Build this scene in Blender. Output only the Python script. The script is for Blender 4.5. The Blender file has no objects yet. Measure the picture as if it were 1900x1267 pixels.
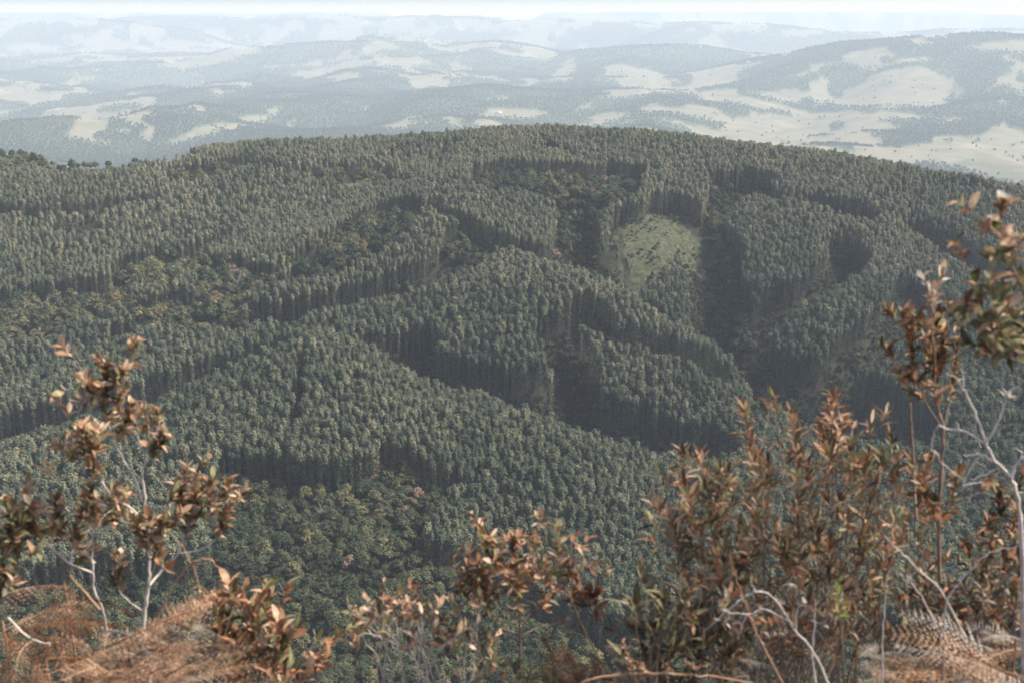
import bpy, math, random
import numpy as np
from mathutils import Vector, Matrix, Quaternion

# ------------------------------------------------------------------ camera, sky, sun, exposure
SC = bpy.context.scene
ROOT = SC.collection
FPX, CU, CV = 2111.0, 950.0, 633.5          # focal length and centre of the survey frame (1900 x 1267)
PITCH = math.radians(16.2)

cam_d = bpy.data.cameras.new('camera')
cam_d.sensor_width = 36.0
cam_d.lens = 40.0
cam_d.clip_start = 0.05
cam_d.clip_end = 150000.0
cam_d.dof.use_dof = True
cam_d.dof.focus_distance = 800.0
cam_d.dof.aperture_fstop = 4.5
cam = bpy.data.objects.new('camera', cam_d)
cam.rotation_euler = (math.pi / 2 - PITCH, 0, 0)
ROOT.objects.link(cam)
SC.camera = cam

SUN_AZ, SUN_EL = math.radians(80.0), math.radians(50.0)   # azimuth from the view direction, clockwise
world = bpy.data.worlds.new('World')
SC.world = world
world.use_nodes = True
wn = world.node_tree
wn.nodes.clear()
sky = wn.nodes.new('ShaderNodeTexSky')
sky.sky_type = 'NISHITA'
sky.sun_disc = False
sky.sun_elevation = SUN_EL
sky.sun_rotation = SUN_AZ
sky.altitude = 600
sky.air_density = 1.0
sky.dust_density = 3.0
sky.ozone_density = 1.0
bg = wn.nodes.new('ShaderNodeBackground')
bg.inputs['Strength'].default_value = 0.132
wo = wn.nodes.new('ShaderNodeOutputWorld')
wn.links.new(sky.outputs[0], bg.inputs[0])
wn.links.new(bg.outputs[0], wo.inputs[0])

sun_d = bpy.data.lights.new('sun', 'SUN')
sun_d.energy = 4.3
sun_d.angle = math.radians(8.0)
sun_d.color = (1.0, 0.92, 0.80)
sun = bpy.data.objects.new('sun', sun_d)
sdir = Vector((math.sin(SUN_AZ) * math.cos(SUN_EL), math.cos(SUN_AZ) * math.cos(SUN_EL), math.sin(SUN_EL)))
sun.rotation_euler = sdir.to_track_quat('Z', 'Y').to_euler()
ROOT.objects.link(sun)

SC.view_settings.view_transform = 'Standard'
SC.view_settings.look = 'None'
SC.view_settings.gamma = 1.0
SC.view_settings.exposure = 1.48
SC.cycles.use_denoising = True
SC.cycles.max_bounces = 5
SC.cycles.diffuse_bounces = 3
SC.cycles.glossy_bounces = 2
SC.cycles.transmission_bounces = 3
SC.cycles.volume_bounces = 2
SC.cycles.transparent_max_bounces = 6

rng = np.random.default_rng(7)
random.seed(7)

# ------------------------------------------------------------------ small helpers
def ray(u, v):
    """view direction of a surveyed bearing, scaled so that its forward (Y) component is 1"""
    x, y = (u - CU) / FPX, (CV - v) / FPX
    d = np.array([x, math.cos(PITCH) + y * math.sin(PITCH), -math.sin(PITCH) + y * math.cos(PITCH)])
    return d / d[1]

def at(u, v, Y):
    return ray(u, v) * Y

def tag(o, label=None, cat=None, group=None, kind=None):
    if label: o['label'] = label
    if cat: o['category'] = cat
    if group: o['group'] = group
    if kind: o['kind'] = kind
    return o

def link(name, data, parent=None, coll=None):
    o = bpy.data.objects.new(name, data)
    (coll or ROOT).objects.link(o)
    if parent is not None: o.parent = parent
    return o

def mesh_np(name, verts, faces, mats=(), smooth=False, mat_idx=None):
    """verts (n,3), faces (m,3) or (m,4) array, or a list of mixed tuples"""
    me = bpy.data.meshes.new(name)
    verts = np.asarray(verts, dtype=np.float32)
    if isinstance(faces, np.ndarray):
        k = faces.shape[1]
        me.vertices.add(len(verts)); me.vertices.foreach_set('co', verts.ravel())
        me.loops.add(faces.size); me.loops.foreach_set('vertex_index', faces.astype(np.int32).ravel())
        me.polygons.add(len(faces))
        me.polygons.foreach_set('loop_start', np.arange(0, faces.size, k, dtype=np.int32))
        me.update(calc_edges=True)
    else:
        me.from_pydata([tuple(map(float, p)) for p in verts], [], faces)
        me.update()
    for m in mats: me.materials.append(m)
    if mat_idx is not None: me.polygons.foreach_set('material_index', np.asarray(mat_idx, dtype=np.int32))
    if smooth: me.polygons.foreach_set('use_smooth', np.ones(len(me.polygons), dtype=bool))
    return me

def hash2(ix, iy, seed):
    h = (ix.astype(np.int64) * 374761393 + iy.astype(np.int64) * 668265263 + seed * 1442695041) & 0x7fffffff
    h = ((h ^ (h >> 13)) * 1274126177) & 0x7fffffff
    h = h ^ (h >> 16)
    return (h & 0xffff) / 65535.0

def vnoise(x, y, seed=0):
    ix, iy = np.floor(x), np.floor(y)
    fx, fy = x - ix, y - iy
    fx = fx * fx * fx * (fx * (fx * 6 - 15) + 10); fy = fy * fy * fy * (fy * (fy * 6 - 15) + 10)
    a, b = hash2(ix, iy, seed), hash2(ix + 1, iy, seed)
    c, d = hash2(ix, iy + 1, seed), hash2(ix + 1, iy + 1, seed)
    return (a + (b - a) * fx) * (1 - fy) + (c + (d - c) * fx) * fy

def fbm(x, y, seed=0, octv=4):
    s, a, t = 0.0, 1.0, 0.0
    for k in range(octv):
        s = s + a * vnoise(x * 2 ** k + 13.7 * k, y * 2 ** k - 7.1 * k, seed + k); t += a; a *= 0.5
    return s / t                                  # 0..1, mean 0.5

def seg_dist(x, y, pts):
    """distance to a polyline (n,2+) and the parameter-weighted extra columns"""
    best = np.full(x.shape, 1e12); extra = np.zeros(x.shape)
    for i in range(len(pts) - 1):
        ax, ay, bx, by = pts[i][0], pts[i][1], pts[i + 1][0], pts[i + 1][1]
        dx, dy = bx - ax, by - ay
        t = np.clip(((x - ax) * dx + (y - ay) * dy) / (dx * dx + dy * dy + 1e-9), 0, 1)
        d = (x - ax - t * dx) ** 2 + (y - ay - t * dy) ** 2
        m = d < best
        best = np.where(m, d, best)
        if len(pts[i]) > 2: extra = np.where(m, pts[i][2] + t * (pts[i + 1][2] - pts[i][2]), extra)
    return np.sqrt(best), extra

def in_poly(x, y, poly):
    inside = np.zeros(x.shape, dtype=bool)
    n = len(poly); j = n - 1
    for i in range(n):
        xi, yi, xj, yj = poly[i][0], poly[i][1], poly[j][0], poly[j][1]
        with np.errstate(divide='ignore', invalid='ignore'):
            c = ((yi > y) != (yj > y)) & (x < (xj - xi) * (y - yi) / (yj - yi + 1e-12) + xi)
        inside ^= c; j = i
    return inside

def sstep(a, b, x):
    t = np.clip((x - a) / (b - a), 0, 1)
    return t * t * (3 - 2 * t)

# ------------------------------------------------------------------ the shape of the land
EU, NA, GR = 22.0, 10.0, 0.0                    # what stands on a survey point: eucalypt, broadleaf or nothing
SURVEY = [  # bearing u, v of the top seen there, forward distance, height of what stands on it
 # front hollow
 (-150,1267,330,NA),(300,1267,330,NA),(700,1267,330,NA),(1100,1267,330,NA),(1500,1267,330,NA),(2000,1267,330,NA),
 (-150,1120,385,NA),(200,1090,392,NA),(500,1050,405,NA),(700,1000,425,NA),(640,930,455,NA),(830,920,465,NA),(480,920,465,NA),
 (950,1080,400,EU),(1100,1050,410,EU),(1300,1050,410,EU),(1500,1050,415,EU),(1750,1050,415,EU),(2050,1050,420,EU),
 (900,980,440,EU),(1050,950,452,EU),(1200,920,465,EU),(1400,900,480,EU),(1650,900,490,EU),(1900,880,505,EU),
 (-100,980,432,EU),(100,960,440,EU),(250,940,448,EU),
 # near spur: front slope and crest
 (450,800,492,EU),(560,790,500,EU),(700,790,500,EU),(850,830,488,EU),(300,860,475,EU),(100,880,468,EU),(-80,880,470,EU),
 (540,720,540,EU),(640,700,548,EU),(740,750,528,EU),(430,760,525,EU),
 (-80,865,492,EU),(0,848,497,EU),(130,808,512,EU),(260,785,526,EU),(340,735,548,EU),(430,690,570,EU),(500,655,590,EU),(560,625,606,EU),(620,610,616,EU),
 (690,645,596,EU),(740,690,580,EU),(800,715,568,EU),(930,755,550,EU),(1060,800,532,EU),(1150,822,522,EU),(1260,850,510,EU),(1400,860,505,EU),
 # stand behind the long gully on the near spur's left
 (0,730,600,EU),(150,700,612,EU),(300,680,618,EU),(420,660,622,EU),(-100,690,640,EU),
 (0,665,655,EU),(200,643,665,EU),(420,622,668,EU),(600,588,680,EU),(760,560,700,EU),(860,520,730,EU),
 # middle hump
 (780,640,636,EU),(800,690,606,EU),(900,695,600,EU),(1000,705,596,EU),(1080,725,590,EU),(850,600,660,EU),(960,600,650,EU),(950,540,690,EU),
 (900,500,720,EU),(1000,480,730,EU),(1060,490,724,EU),(1150,540,695,EU),(1200,575,676,EU),(1300,630,640,EU),(1340,680,614,EU),(1360,760,572,EU),
 (1150,740,580,EU),(1200,660,622,EU),(1100,620,645,EU),(1250,780,560,EU),
 # main valley
 (1310,470,840,NA),(1330,560,768,NA),(1370,660,692,NA),(1420,740,650,NA),(1520,800,610,NA),
 (1065,470,800,NA),(1070,400,890,NA),
 # lobe under the clearing, and the clearing
 (1230,520,775,EU),(1270,580,735,EU),(1300,620,715,EU),(1220,450,850,GR),(1220,420,885,GR),(1180,500,805,GR),(1150,540,775,NA),
 # right spurs
 (1440,440,815,EU),(1360,470,805,EU),(1430,540,752,EU),(1500,580,705,EU),(1420,640,690,EU),(1600,650,655,EU),(1500,690,640,EU),(1650,500,765,EU),(1560,520,795,GR),
 (1700,440,825,EU),(1750,380,890,EU),(1640,380,880,EU),(1600,690,625,EU),(1750,640,655,EU),(1850,560,725,EU),(1800,760,580,EU),(1950,700,620,EU),(2050,560,720,EU),
 (1480,405,890,GR),(1400,380,900,EU),(1850,480,800,EU),(2000,430,850,EU),(1560,420,840,EU),
 # upper basin and strips
 (1000,360,905,NA),(900,330,940,NA),(1110,350,925,NA),(830,360,865,EU),(940,410,832,EU),(1050,460,795,EU),
 (810,400,785,EU),(720,440,765,EU),(800,460,750,EU),(650,520,720,EU),
 (1240,340,930,EU),(1300,300,985,EU),(1500,330,935,EU),(1640,330,925,EU),(1800,360,905,EU),(1950,380,900,EU),
 (900,280,1005,EU),(700,290,1000,EU),(1050,270,1030,EU),
 # far crest of the plantation
 (330,275,1060,EU),(480,258,1080,EU),(640,256,1085,EU),(790,243,1095,EU),(960,233,1105,EU),(1100,233,1105,EU),(1200,237,1090,EU),
 (1300,251,1060,EU),(1400,266,1030,EU),(1560,283,990,EU),(1700,311,945,EU),(1850,336,915,EU),(2050,340,930,EU),
 # left flank
 (0,340,905,EU),(200,315,965,EU),(400,300,1000,EU),(560,300,985,EU),(0,420,825,EU),(200,390,865,EU),(400,345,930,EU),(600,340,930,EU),
 (0,520,745,EU),(200,490,765,EU),(400,440,805,EU),(600,380,880,EU),(0,600,695,NA),(300,560,705,NA),(550,480,765,NA),(500,560,705,EU),(-120,330,920,EU),(-150,450,800,EU),(-150,570,705,NA),
 (0,268,1100,NA),(250,292,1080,NA),(-150,262,1120,NA),
]
# ground behind the crest, falling to the far valley
BEHIND = [(x, 1180.0, -200.0) for x in (-750, -450, -150, 150, 450, 750)] + [(x, 1500.0, -260.0) for x in (-900, -500, -100, 300, 700)] + \
         [(x, 265.0, -212.0) for x in (-350, -200, -60, 80, 220, 360)]
CP = []
def near_y(Y, back=0.0):
    """survey distances were read long on the far slopes: the true ones are shorter"""
    return Y if Y < 480 else 480 + (Y - 480) * 0.66 + back
I_BACK = [i for i, q in enumerate(SURVEY) if q[:2] == (0, 730)][0]
for i, (u, v, Y, h) in enumerate(SURVEY):
    p = at(u, v, near_y(Y, 14.0 if i >= I_BACK else 0.0)); CP.append((p[0], p[1], p[2] - h * 0.93))
CREST = [(-150,262,1120),(0,268,1100),(250,292,1080),(330,275,1060),(480,258,1080),(640,256,1085),(790,243,1095),(960,233,1105),(1100,233,1105),(1200,237,1090),(1300,251,1060),(1400,266,1030),
 (1560,283,990),(1700,311,945),(1850,336,915),(2050,340,930)]
CREST_XY = []
for (u, v, Y) in CREST:                         # the back of the crest drops away
    Y = near_y(Y, 14.0); p = at(u, v, Y); CREST_XY.append((p[0], p[1]))
    CP.append((p[0] * (1 + 60 / Y), Y + 60, p[2] - 22 - 13)); CP.append((p[0] * (1 + 150 / Y), Y + 150, p[2] - 22 - 46))
CP = np.array(CP + BEHIND)

def tps_fit(P, lam):
    n = len(P); xy = P[:, :2] / 100.0
    r2 = ((xy[:, None] - xy[None]) ** 2).sum(-1)
    K = 0.5 * r2 * np.log(r2 + 1e-9) + lam * np.eye(n)
    Q = np.c_[np.ones(n), xy]
    A = np.block([[K, Q], [Q.T, np.zeros((3, 3))]])
    return np.linalg.solve(A, np.r_[P[:, 2], np.zeros(3)])
TPSW = tps_fit(CP, 0.02)

def tps_eval(x, y):
    shp = x.shape; x, y = x.ravel() / 100.0, y.ravel() / 100.0
    out = np.empty(x.shape); cx, cy = CP[:, 0] / 100.0, CP[:, 1] / 100.0
    n = len(CP)
    for s in range(0, len(x), 20000):
        X, Yy = x[s:s + 20000], y[s:s + 20000]
        r2 = (X[:, None] - cx) ** 2 + (Yy[:, None] - cy) ** 2
        out[s:s + 20000] = (0.5 * r2 * np.log(r2 + 1e-9)) @ TPSW[:n] + TPSW[n] + TPSW[n + 1] * X + TPSW[n + 2] * Yy
    return out.reshape(shp)

# gullies: bearing u and forward distance of the floor, with depth, half width, and the half width kept free of eucalypts
def plan(u, Y): return ((u - CU) / FPX * Y / 0.96, Y)
GULLIES = [
 ([(-100,552),(0,552),(130,566),(260,582),(340,602),(430,622),(490,634)], 20, 34, 33),
 ([(500,640),(540,652)], 8, 20, 11),
 ([(700,640),(760,624),(830,608),(950,592),(1080,576),(1170,562),(1300,544)], 20, 34, 31),
 ([(768,668),(752,645),(740,625)], 18, 24, 18),
 ([(1040,650),(1056,628),(1080,600),(1112,572)], 24, 22, 18),
 ([(1080,672),(1150,655),(1230,640),(1330,620)], 13, 18, 12),
 ([(1310,850),(1325,770),(1360,700),(1420,655),(1540,615),(1700,575)], 20, 36, 27),
 ([(1075,900),(1062,800),(1110,775),(1170,745),(1240,715),(1330,690)], 18, 28, 20),
 ([(1558,826),(1556,805),(1550,780),(1500,757),(1430,735),(1380,715)], 20, 24, 18),
 ([(1690,865),(1740,838),(1800,808),(1880,778)], 20, 24, 18),
 ([(1700,750),(1670,712),(1620,678),(1560,652),(1500,630)], 20, 24, 18),
 ([(790,860),(800,835),(850,818),(920,800),(1000,776),(1040,757)], 12, 20, 14),
 ([(1370,965),(1430,910),(1500,888),(1590,876)], 9, 24, 11),
 ([(1640,960),(1740,935),(1860,910)], 7, 18, 6),
 ([(-50,862),(100,872),(180,886),(300,912)], 9, 26, 8),
 ([(-50,722),(80,738),(200,748),(330,796),(430,820)], 9, 22, 7),
 ([(400,692),(520,696),(640,710),(740,724),(830,748),(880,756)], 10, 22, 10),
 ([(1010,1064),(1060,1014),(1110,988),(1180,962)], 6, 18, 5),
 ([(440,1024),(560,990),(680,966),(760,934)], 6, 20, 5),
]
GUL = [([plan(u, near_y(Y, 7.0 if i < 4 else 14.0)) for u, Y in pts], dep, fr * .74 * .68, fr * .74) for i, (pts, dep, w, fr) in enumerate(GULLIES)]

# far hills: crest lines (bearing u, v, forward distance), breadth
FAR_BASE, FK = -458.0, 2.2                     # the country beyond lies lower and farther off
FARCREST = [
 ([(230,124,4200),(300,112,4300),(430,98,4400),(560,96,4500),(640,82,4400),(700,72,4400),(770,63,4600),(840,76,4600),(920,73,4500),(1000,86,4500),(1070,104,4500)], 620),
 ([(700,73,4400),(730,110,3900),(770,165,3150)], 330),
 ([(600,92,4450),(540,135,3600),(500,185,2900)], 330),
 ([(910,74,4500),(930,120,3700),(950,165,3100)], 330),
 ([(330,110,4300),(300,150,3500),(220,190,2800),(120,235,2250)], 330),
 ([(-150,125,5400),(0,119,5600),(200,107,5700),(440,93,5900)], 420),
 ([(-150,165,3300),(0,160,3300),(140,165,3200),(250,182,2900)], 300),
 ([(1060,104,4100),(1120,92,4000),(1180,84,3900),(1320,88,3800),(1400,102,3700)], 430),
 ([(1180,84,3900),(1150,130,3300),(1070,190,2600)], 280),
 ([(1430,107,3300),(1560,96,3200),(1700,89,3000),(1800,85,3000),(1980,79,2900),(2150,80,2900)], 480),
 ([(1560,96,3200),(1480,140,2800),(1400,190,2400),(1350,215,2200)], 260),
 ([(1720,90,3000),(1690,140,2600),(1640,190,2250)], 250),
 ([(1890,84,2900),(1880,140,2450),(1850,190,2100)], 260),
 ([(480,222,2350),(600,214,2400),(760,206,2450),(860,205,2500)], 260),
 ([(1010,215,2400),(1080,208,2450),(1180,216,2400)], 200),
 ([(-150,48,9200),(0,43,9300),(150,44,9500),(300,52,9600)], 1100),
 ([(250,40,12500),(420,37,13000),(560,36,13000),(800,42,12000)], 1500),
 ([(760,36,15000),(900,42,12500),(1060,45,12000),(1200,52,10500),(1330,58,9500)], 1200),
 ([(1050,27,21000),(1200,26,22000),(1300,24,24000),(1500,27,24000),(1700,25,24000),(1900,34,21000)], 2600),
 ([(1280,58,7800),(1420,54,8200),(1560,62,7600),(1700,66,7200),(1850,62,7600),(2000,68,7200)], 900),
 ([(-200,32,20000),(150,34,20000),(500,33,22000),(700,31,24000)], 2400),
]
FAR = [([(lambda p: (p[0], p[1], p[2]))(at(u, v + (8 if Y < 6500 else -1), Y * FK if Y < 6500 else 11500 + (Y - 6500) * .32)) for u, v, Y in pts], w * FK if pts[0][2] < 6500 else 900) for pts, w in FARCREST]

def h_far(x, y):
    r = np.hypot(x, y)
    z = FAR_BASE + (fbm(x / 3000, y / 3000, 31, 3) - 0.5) * 110 + (fbm(x / 950, y / 950, 57, 3) - 0.5) * 110
    z = z + sstep(11000, 19000, r) * ((fbm(x / 5200, y / 2600, 77, 3) - 0.30) * 420)
    rid = 1 - np.abs(2 * fbm(x / 2600, y / 2600, 401, 3) - 1)             # spurs and side valleys
    rid2 = 1 - np.abs(2 * fbm(x / 1100, y / 1100, 411, 3) - 1)
    z = z + (rid - .75) * 190 + (rid2 - .75) * 120
    acc = np.zeros(x.shape)
    for pts, w in FAR:
        m = np.zeros(x.shape, bool)
        xs = [p[0] for p in pts]; ys = [p[1] for p in pts]; k = 2.6 * w
        m = (x > min(xs) - k) & (x < max(xs) + k) & (y > min(ys) - k) & (y < max(ys) + k)
        if not m.any(): continue
        d, zc = seg_dist(x[m], y[m], pts)
        d = d * (0.8 + .5 * fbm(x[m] / 1300, y[m] / 1300, 421, 2)); b = (zc - FAR_BASE) * np.exp(-(d / w / 0.85) ** 2)
        acc[m] = np.maximum(acc[m], b) + 0.18 * np.minimum(acc[m], b)
    k = np.clip(1 - acc / 300.0, 0.4, 1)
    ztop = FAR_BASE + (z - FAR_BASE) * k + acc
    return np.minimum(ztop, -22.0)

def h_near(x, y):
    z = tps_eval(x, y)
    for pts, dep, w, fr in GUL:
        xs = [p[0] for p in pts]; ys = [p[1] for p in pts]; k = 3 * w
        m = (x > min(xs) - k) & (x < max(xs) + k) & (y > min(ys) - k) & (y < max(ys) + k)
        if m.any():
            d, _ = seg_dist(x[m], y[m], pts)
            z[m] -= dep * np.exp(-(d / w) ** 2)
    return z + (fbm(x / 70, y / 70, 3, 3) - 0.5) * 4.0

def height(x, y):
    x = np.asarray(x, float); y = np.asarray(y, float)
    r = np.hypot(x, y)
    z = np.full(x.shape, FAR_BASE)
    t = sstep(1150, 2100, r)
    mn = (r < 2100) & (y > 230) & (np.abs(x) < 900); mf = r > 1150
    zn = np.full(x.shape, -205.0)
    if mn.any(): zn[mn] = h_near(x[mn], y[mn])
    # outside the surveyed sector the valley just rolls on
    side = sstep(620, 900, np.abs(x)) + sstep(330, 235, y); side = np.clip(side, 0, 1)
    zr = -205 + (fbm(x / 240, y / 240, 91, 3) - 0.5) * 40
    zn = zn * (1 - side) + zr * side
    zf = np.full(x.shape, FAR_BASE)
    if mf.any(): zf[mf] = h_far(x[mf], y[mf])
    z = zn * (1 - t) + zf * t
    # the look-out slope the camera stands on
    s = y + 0.25 * np.abs(x)                    # the brink runs across the view
    s = np.where(y < 0, -r * 0.2, s)
    zb = np.where(s < 1.5, -1.66 - 0.05 * s, -1.735 - 0.47 * (s - 1.5))
    zb = np.where(s > 4.4, -3.098 - 0.90 * (s - 4.4), zb)
    zb = np.where(y < -3, -1.66 + 0.25 * (-y - 3) - 0.001 * (y + 3) ** 2, zb)
    zb = zb + np.where(s < 6, (fbm(x / 1.1, y / 1.1, 5, 3) - 0.5) * 0.22, (fbm(x / 14, y / 14, 6, 3) - 0.5) * 5 * sstep(8, 40, s))
    return np.where((r < 420) & (zb > z), zb, z)

def surface_hit(u, v, lift, y0=280.0, y1=1400.0):
    """where the bearing meets the land raised by LIFT"""
    d = ray(u, v); Y = np.linspace(y0, y1, 1600)
    z = height(d[0] * Y, Y) + lift
    below = np.nonzero(d[2] * Y <= z)[0]
    if len(below) == 0: return None
    yy = Y[below[0]]
    return (d[0] * yy, yy)

def world_poly(px, lift, y0=280.0, y1=1400.0):
    return [p for p in (surface_hit(u, v, lift, y0, y1) for u, v in px) if p]

# ------------------------------------------------------------------ materials
def new_mat(name):
    m = bpy.data.materials.new(name); m.use_nodes = True
    nt = m.node_tree; nt.nodes.clear()
    return m, nt

def nd(nt, t, **kw):
    n = nt.nodes.new(t)
    for k, v in kw.items(): setattr(n, k, v)
    return n

def ramp(nt, stops):
    r = nd(nt, 'ShaderNodeValToRGB')
    e = r.color_ramp.elements
    while len(e) < len(stops): e.new(0.5)
    for i, (p, c) in enumerate(stops):
        e[i].position = p; e[i].color = (*c, 1)
    return r

def foliage_mat(name, stops, transl=0.22, vary=0.35, scale=0.9):
    """leaf masses: colour of the individual from its own 'tint', small-scale variety over its volume, some light through the leaves"""
    m, nt = new_mat(name); L = nt.links
    a = nd(nt, 'ShaderNodeAttribute', attribute_type='INSTANCER', attribute_name='tint')
    r = ramp(nt, stops); L.new(a.outputs['Fac'], r.inputs[0])
    tc = nd(nt, 'ShaderNodeTexCoord')
    nz = nd(nt, 'ShaderNodeTexNoise'); nz.inputs['Scale'].default_value = scale; nz.inputs['Detail'].default_value = 2
    L.new(tc.outputs['Object'], nz.inputs['Vector'])
    mr = nd(nt, 'ShaderNodeMapRange')
    mr.inputs[1].default_value = 0.3; mr.inputs[2].default_value = 0.7
    mr.inputs[3].default_value = 1 - vary; mr.inputs[4].default_value = 1 + vary
    L.new(nz.outputs['Fac'], mr.inputs[0])
    mx = nd(nt, 'ShaderNodeMix', data_type='RGBA', blend_type='MULTIPLY'); mx.inputs[0].default_value = 1
    L.new(r.outputs[0], mx.inputs[6]); L.new(mr.outputs[0], mx.inputs[7])
    d = nd(nt, 'ShaderNodeBsdfDiffuse'); t = nd(nt, 'ShaderNodeBsdfTranslucent')
    L.new(mx.outputs[2], d.inputs[0]); L.new(mx.outputs[2], t.inputs[0])
    ms = nd(nt, 'ShaderNodeMixShader'); ms.inputs[0].default_value = transl
    L.new(d.outputs[0], ms.inputs[1]); L.new(t.outputs[0], ms.inputs[2])
    o = nd(nt, 'ShaderNodeOutputMaterial'); L.new(ms.outputs[0], o.inputs[0])
    return m

def noise_mat(name, c1, c2, scale=8.0, rough=0.9, bump=0.0, coord='Object', detail=4, stretch=None):
    m, nt = new_mat(name); L = nt.links
    tc = nd(nt, 'ShaderNodeTexCoord')
    src = tc.outputs[coord]
    if stretch:
        mp = nd(nt, 'ShaderNodeMapping'); mp.inputs['Scale'].default_value = stretch
        L.new(src, mp.inputs[0]); src = mp.outputs[0]
    nz = nd(nt, 'ShaderNodeTexNoise'); nz.inputs['Scale'].default_value = scale; nz.inputs['Detail'].default_value = detail
    L.new(src, nz.inputs['Vector'])
    r = ramp(nt, [(0.3, c1), (0.7, c2)]); L.new(nz.outputs['Fac'], r.inputs[0])
    p = nd(nt, 'ShaderNodeBsdfPrincipled'); p.inputs['Roughness'].default_value = rough
    p.inputs['Specular IOR Level'].default_value = 0.2
    L.new(r.outputs[0], p.inputs['Base Color'])
    if bump:
        b = nd(nt, 'ShaderNodeBump'); b.inputs['Strength'].default_value = bump
        L.new(nz.outputs['Fac'], b.inputs['Height']); L.new(b.outputs[0], p.inputs['Normal'])
    o = nd(nt, 'ShaderNodeOutputMaterial'); L.new(p.outputs[0], o.inputs[0])
    return m

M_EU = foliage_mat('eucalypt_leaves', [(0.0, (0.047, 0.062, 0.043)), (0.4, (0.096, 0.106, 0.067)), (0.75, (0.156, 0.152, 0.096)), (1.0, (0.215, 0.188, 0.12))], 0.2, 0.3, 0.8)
M_NA = foliage_mat('broadleaf_leaves', [(0.0, (0.026, 0.034, 0.022)), (0.3, (0.044, 0.054, 0.032)), (0.6, (0.076, 0.080, 0.042)), (0.8, (0.118, 0.106, 0.054)),
                                        (0.9, (0.150, 0.115, 0.062)), (1.0, (0.21, 0.135, 0.105))], 0.2, 0.4, 0.5)
M_FAR = foliage_mat('distant_wood_leaves', [(0.0, (0.026, 0.044, 0.028)), (0.6, (0.050, 0.068, 0.036)), (1.0, (0.085, 0.090, 0.050))], 0.1, 0.3, 0.3)
M_TRUNK = noise_mat('eucalypt_bark', (0.07, 0.064, 0.056), (0.17, 0.155, 0.135), 1.2, 0.9, stretch=(3, 3, 0.4))
M_WOOD = noise_mat('broadleaf_bark', (0.07, 0.06, 0.05), (0.16, 0.14, 0.12), 1.5, 0.9)
M_BARE = noise_mat('bleached_wood', (0.13, 0.12, 0.105), (0.25, 0.23, 0.20), 1.5, 0.9)

def land_mat():
    m, nt = new_mat('land'); L = nt.links
    at_ = nd(nt, 'ShaderNodeAttribute', attribute_name='land')
    sp = nd(nt, 'ShaderNodeSeparateColor'); L.new(at_.outputs['Color'], sp.inputs[0])
    geo = nd(nt, 'ShaderNodeNewGeometry')
    def noise(s, det=3):
        n = nd(nt, 'ShaderNodeTexNoise'); n.inputs['Scale'].default_value = s; n.inputs['Detail'].default_value = det
        L.new(geo.outputs['Position'], n.inputs['Vector']); return n
    n1, n2, n3 = noise(0.0045, 6), noise(0.12, 3), noise(3.0, 4)
    floor = ramp(nt, [(0.35, (0.020, 0.019, 0.013)), (0.65, (0.036, 0.034, 0.022))]); L.new(n2.outputs['Fac'], floor.inputs[0])
    past = ramp(nt, [(0.3, (0.078, 0.084, 0.049)), (0.48, (0.145, 0.126, 0.084)), (0.56, (0.100, 0.100, 0.060)), (0.72, (0.205, 0.166, 0.120))]); L.new(n1.outputs['Fac'], past.inputs[0])
    n4 = noise(0.35, 5)
    clear = ramp(nt, [(0.36, (0.024, 0.030, 0.017)), (0.5, (0.043, 0.048, 0.027)), (0.66, (0.072, 0.066, 0.042))]); L.new(n4.outputs['Fac'], clear.inputs[0])
    wood = ramp(nt, [(0.3, (0.030, 0.048, 0.030)), (0.7, (0.062, 0.078, 0.042))]); L.new(n1.outputs['Fac'], wood.inputs[0])
    soil = ramp(nt, [(0.3, (0.040, 0.024, 0.013)), (0.7, (0.13, 0.075, 0.04))]); L.new(n3.outputs['Fac'], soil.inputs[0])
    cur = floor.outputs[0]
    for src, fac in ((wood.outputs[0], sp.outputs[2]), (past.outputs[0], sp.outputs[0]), (clear.outputs[0], sp.outputs[1]), (soil.outputs[0], at_.outputs['Alpha'])):
        mx = nd(nt, 'ShaderNodeMix', data_type='RGBA'); L.new(fac, mx.inputs[0]); L.new(cur, mx.inputs[6]); L.new(src, mx.inputs[7]); cur = mx.outputs[2]
    d = nd(nt, 'ShaderNodeBsdfDiffuse'); L.new(cur, d.inputs[0])
    bp = nd(nt, 'ShaderNodeBump'); bp.inputs['Strength'].default_value = 0.35; bp.inputs['Distance'].default_value = 0.5
    L.new(n2.outputs['Fac'], bp.inputs['Height']); L.new(bp.outputs[0], d.inputs['Normal'])
    o = nd(nt, 'ShaderNodeOutputMaterial'); L.new(d.outputs[0], o.inputs[0])
    return m
M_LAND = land_mat()

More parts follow.
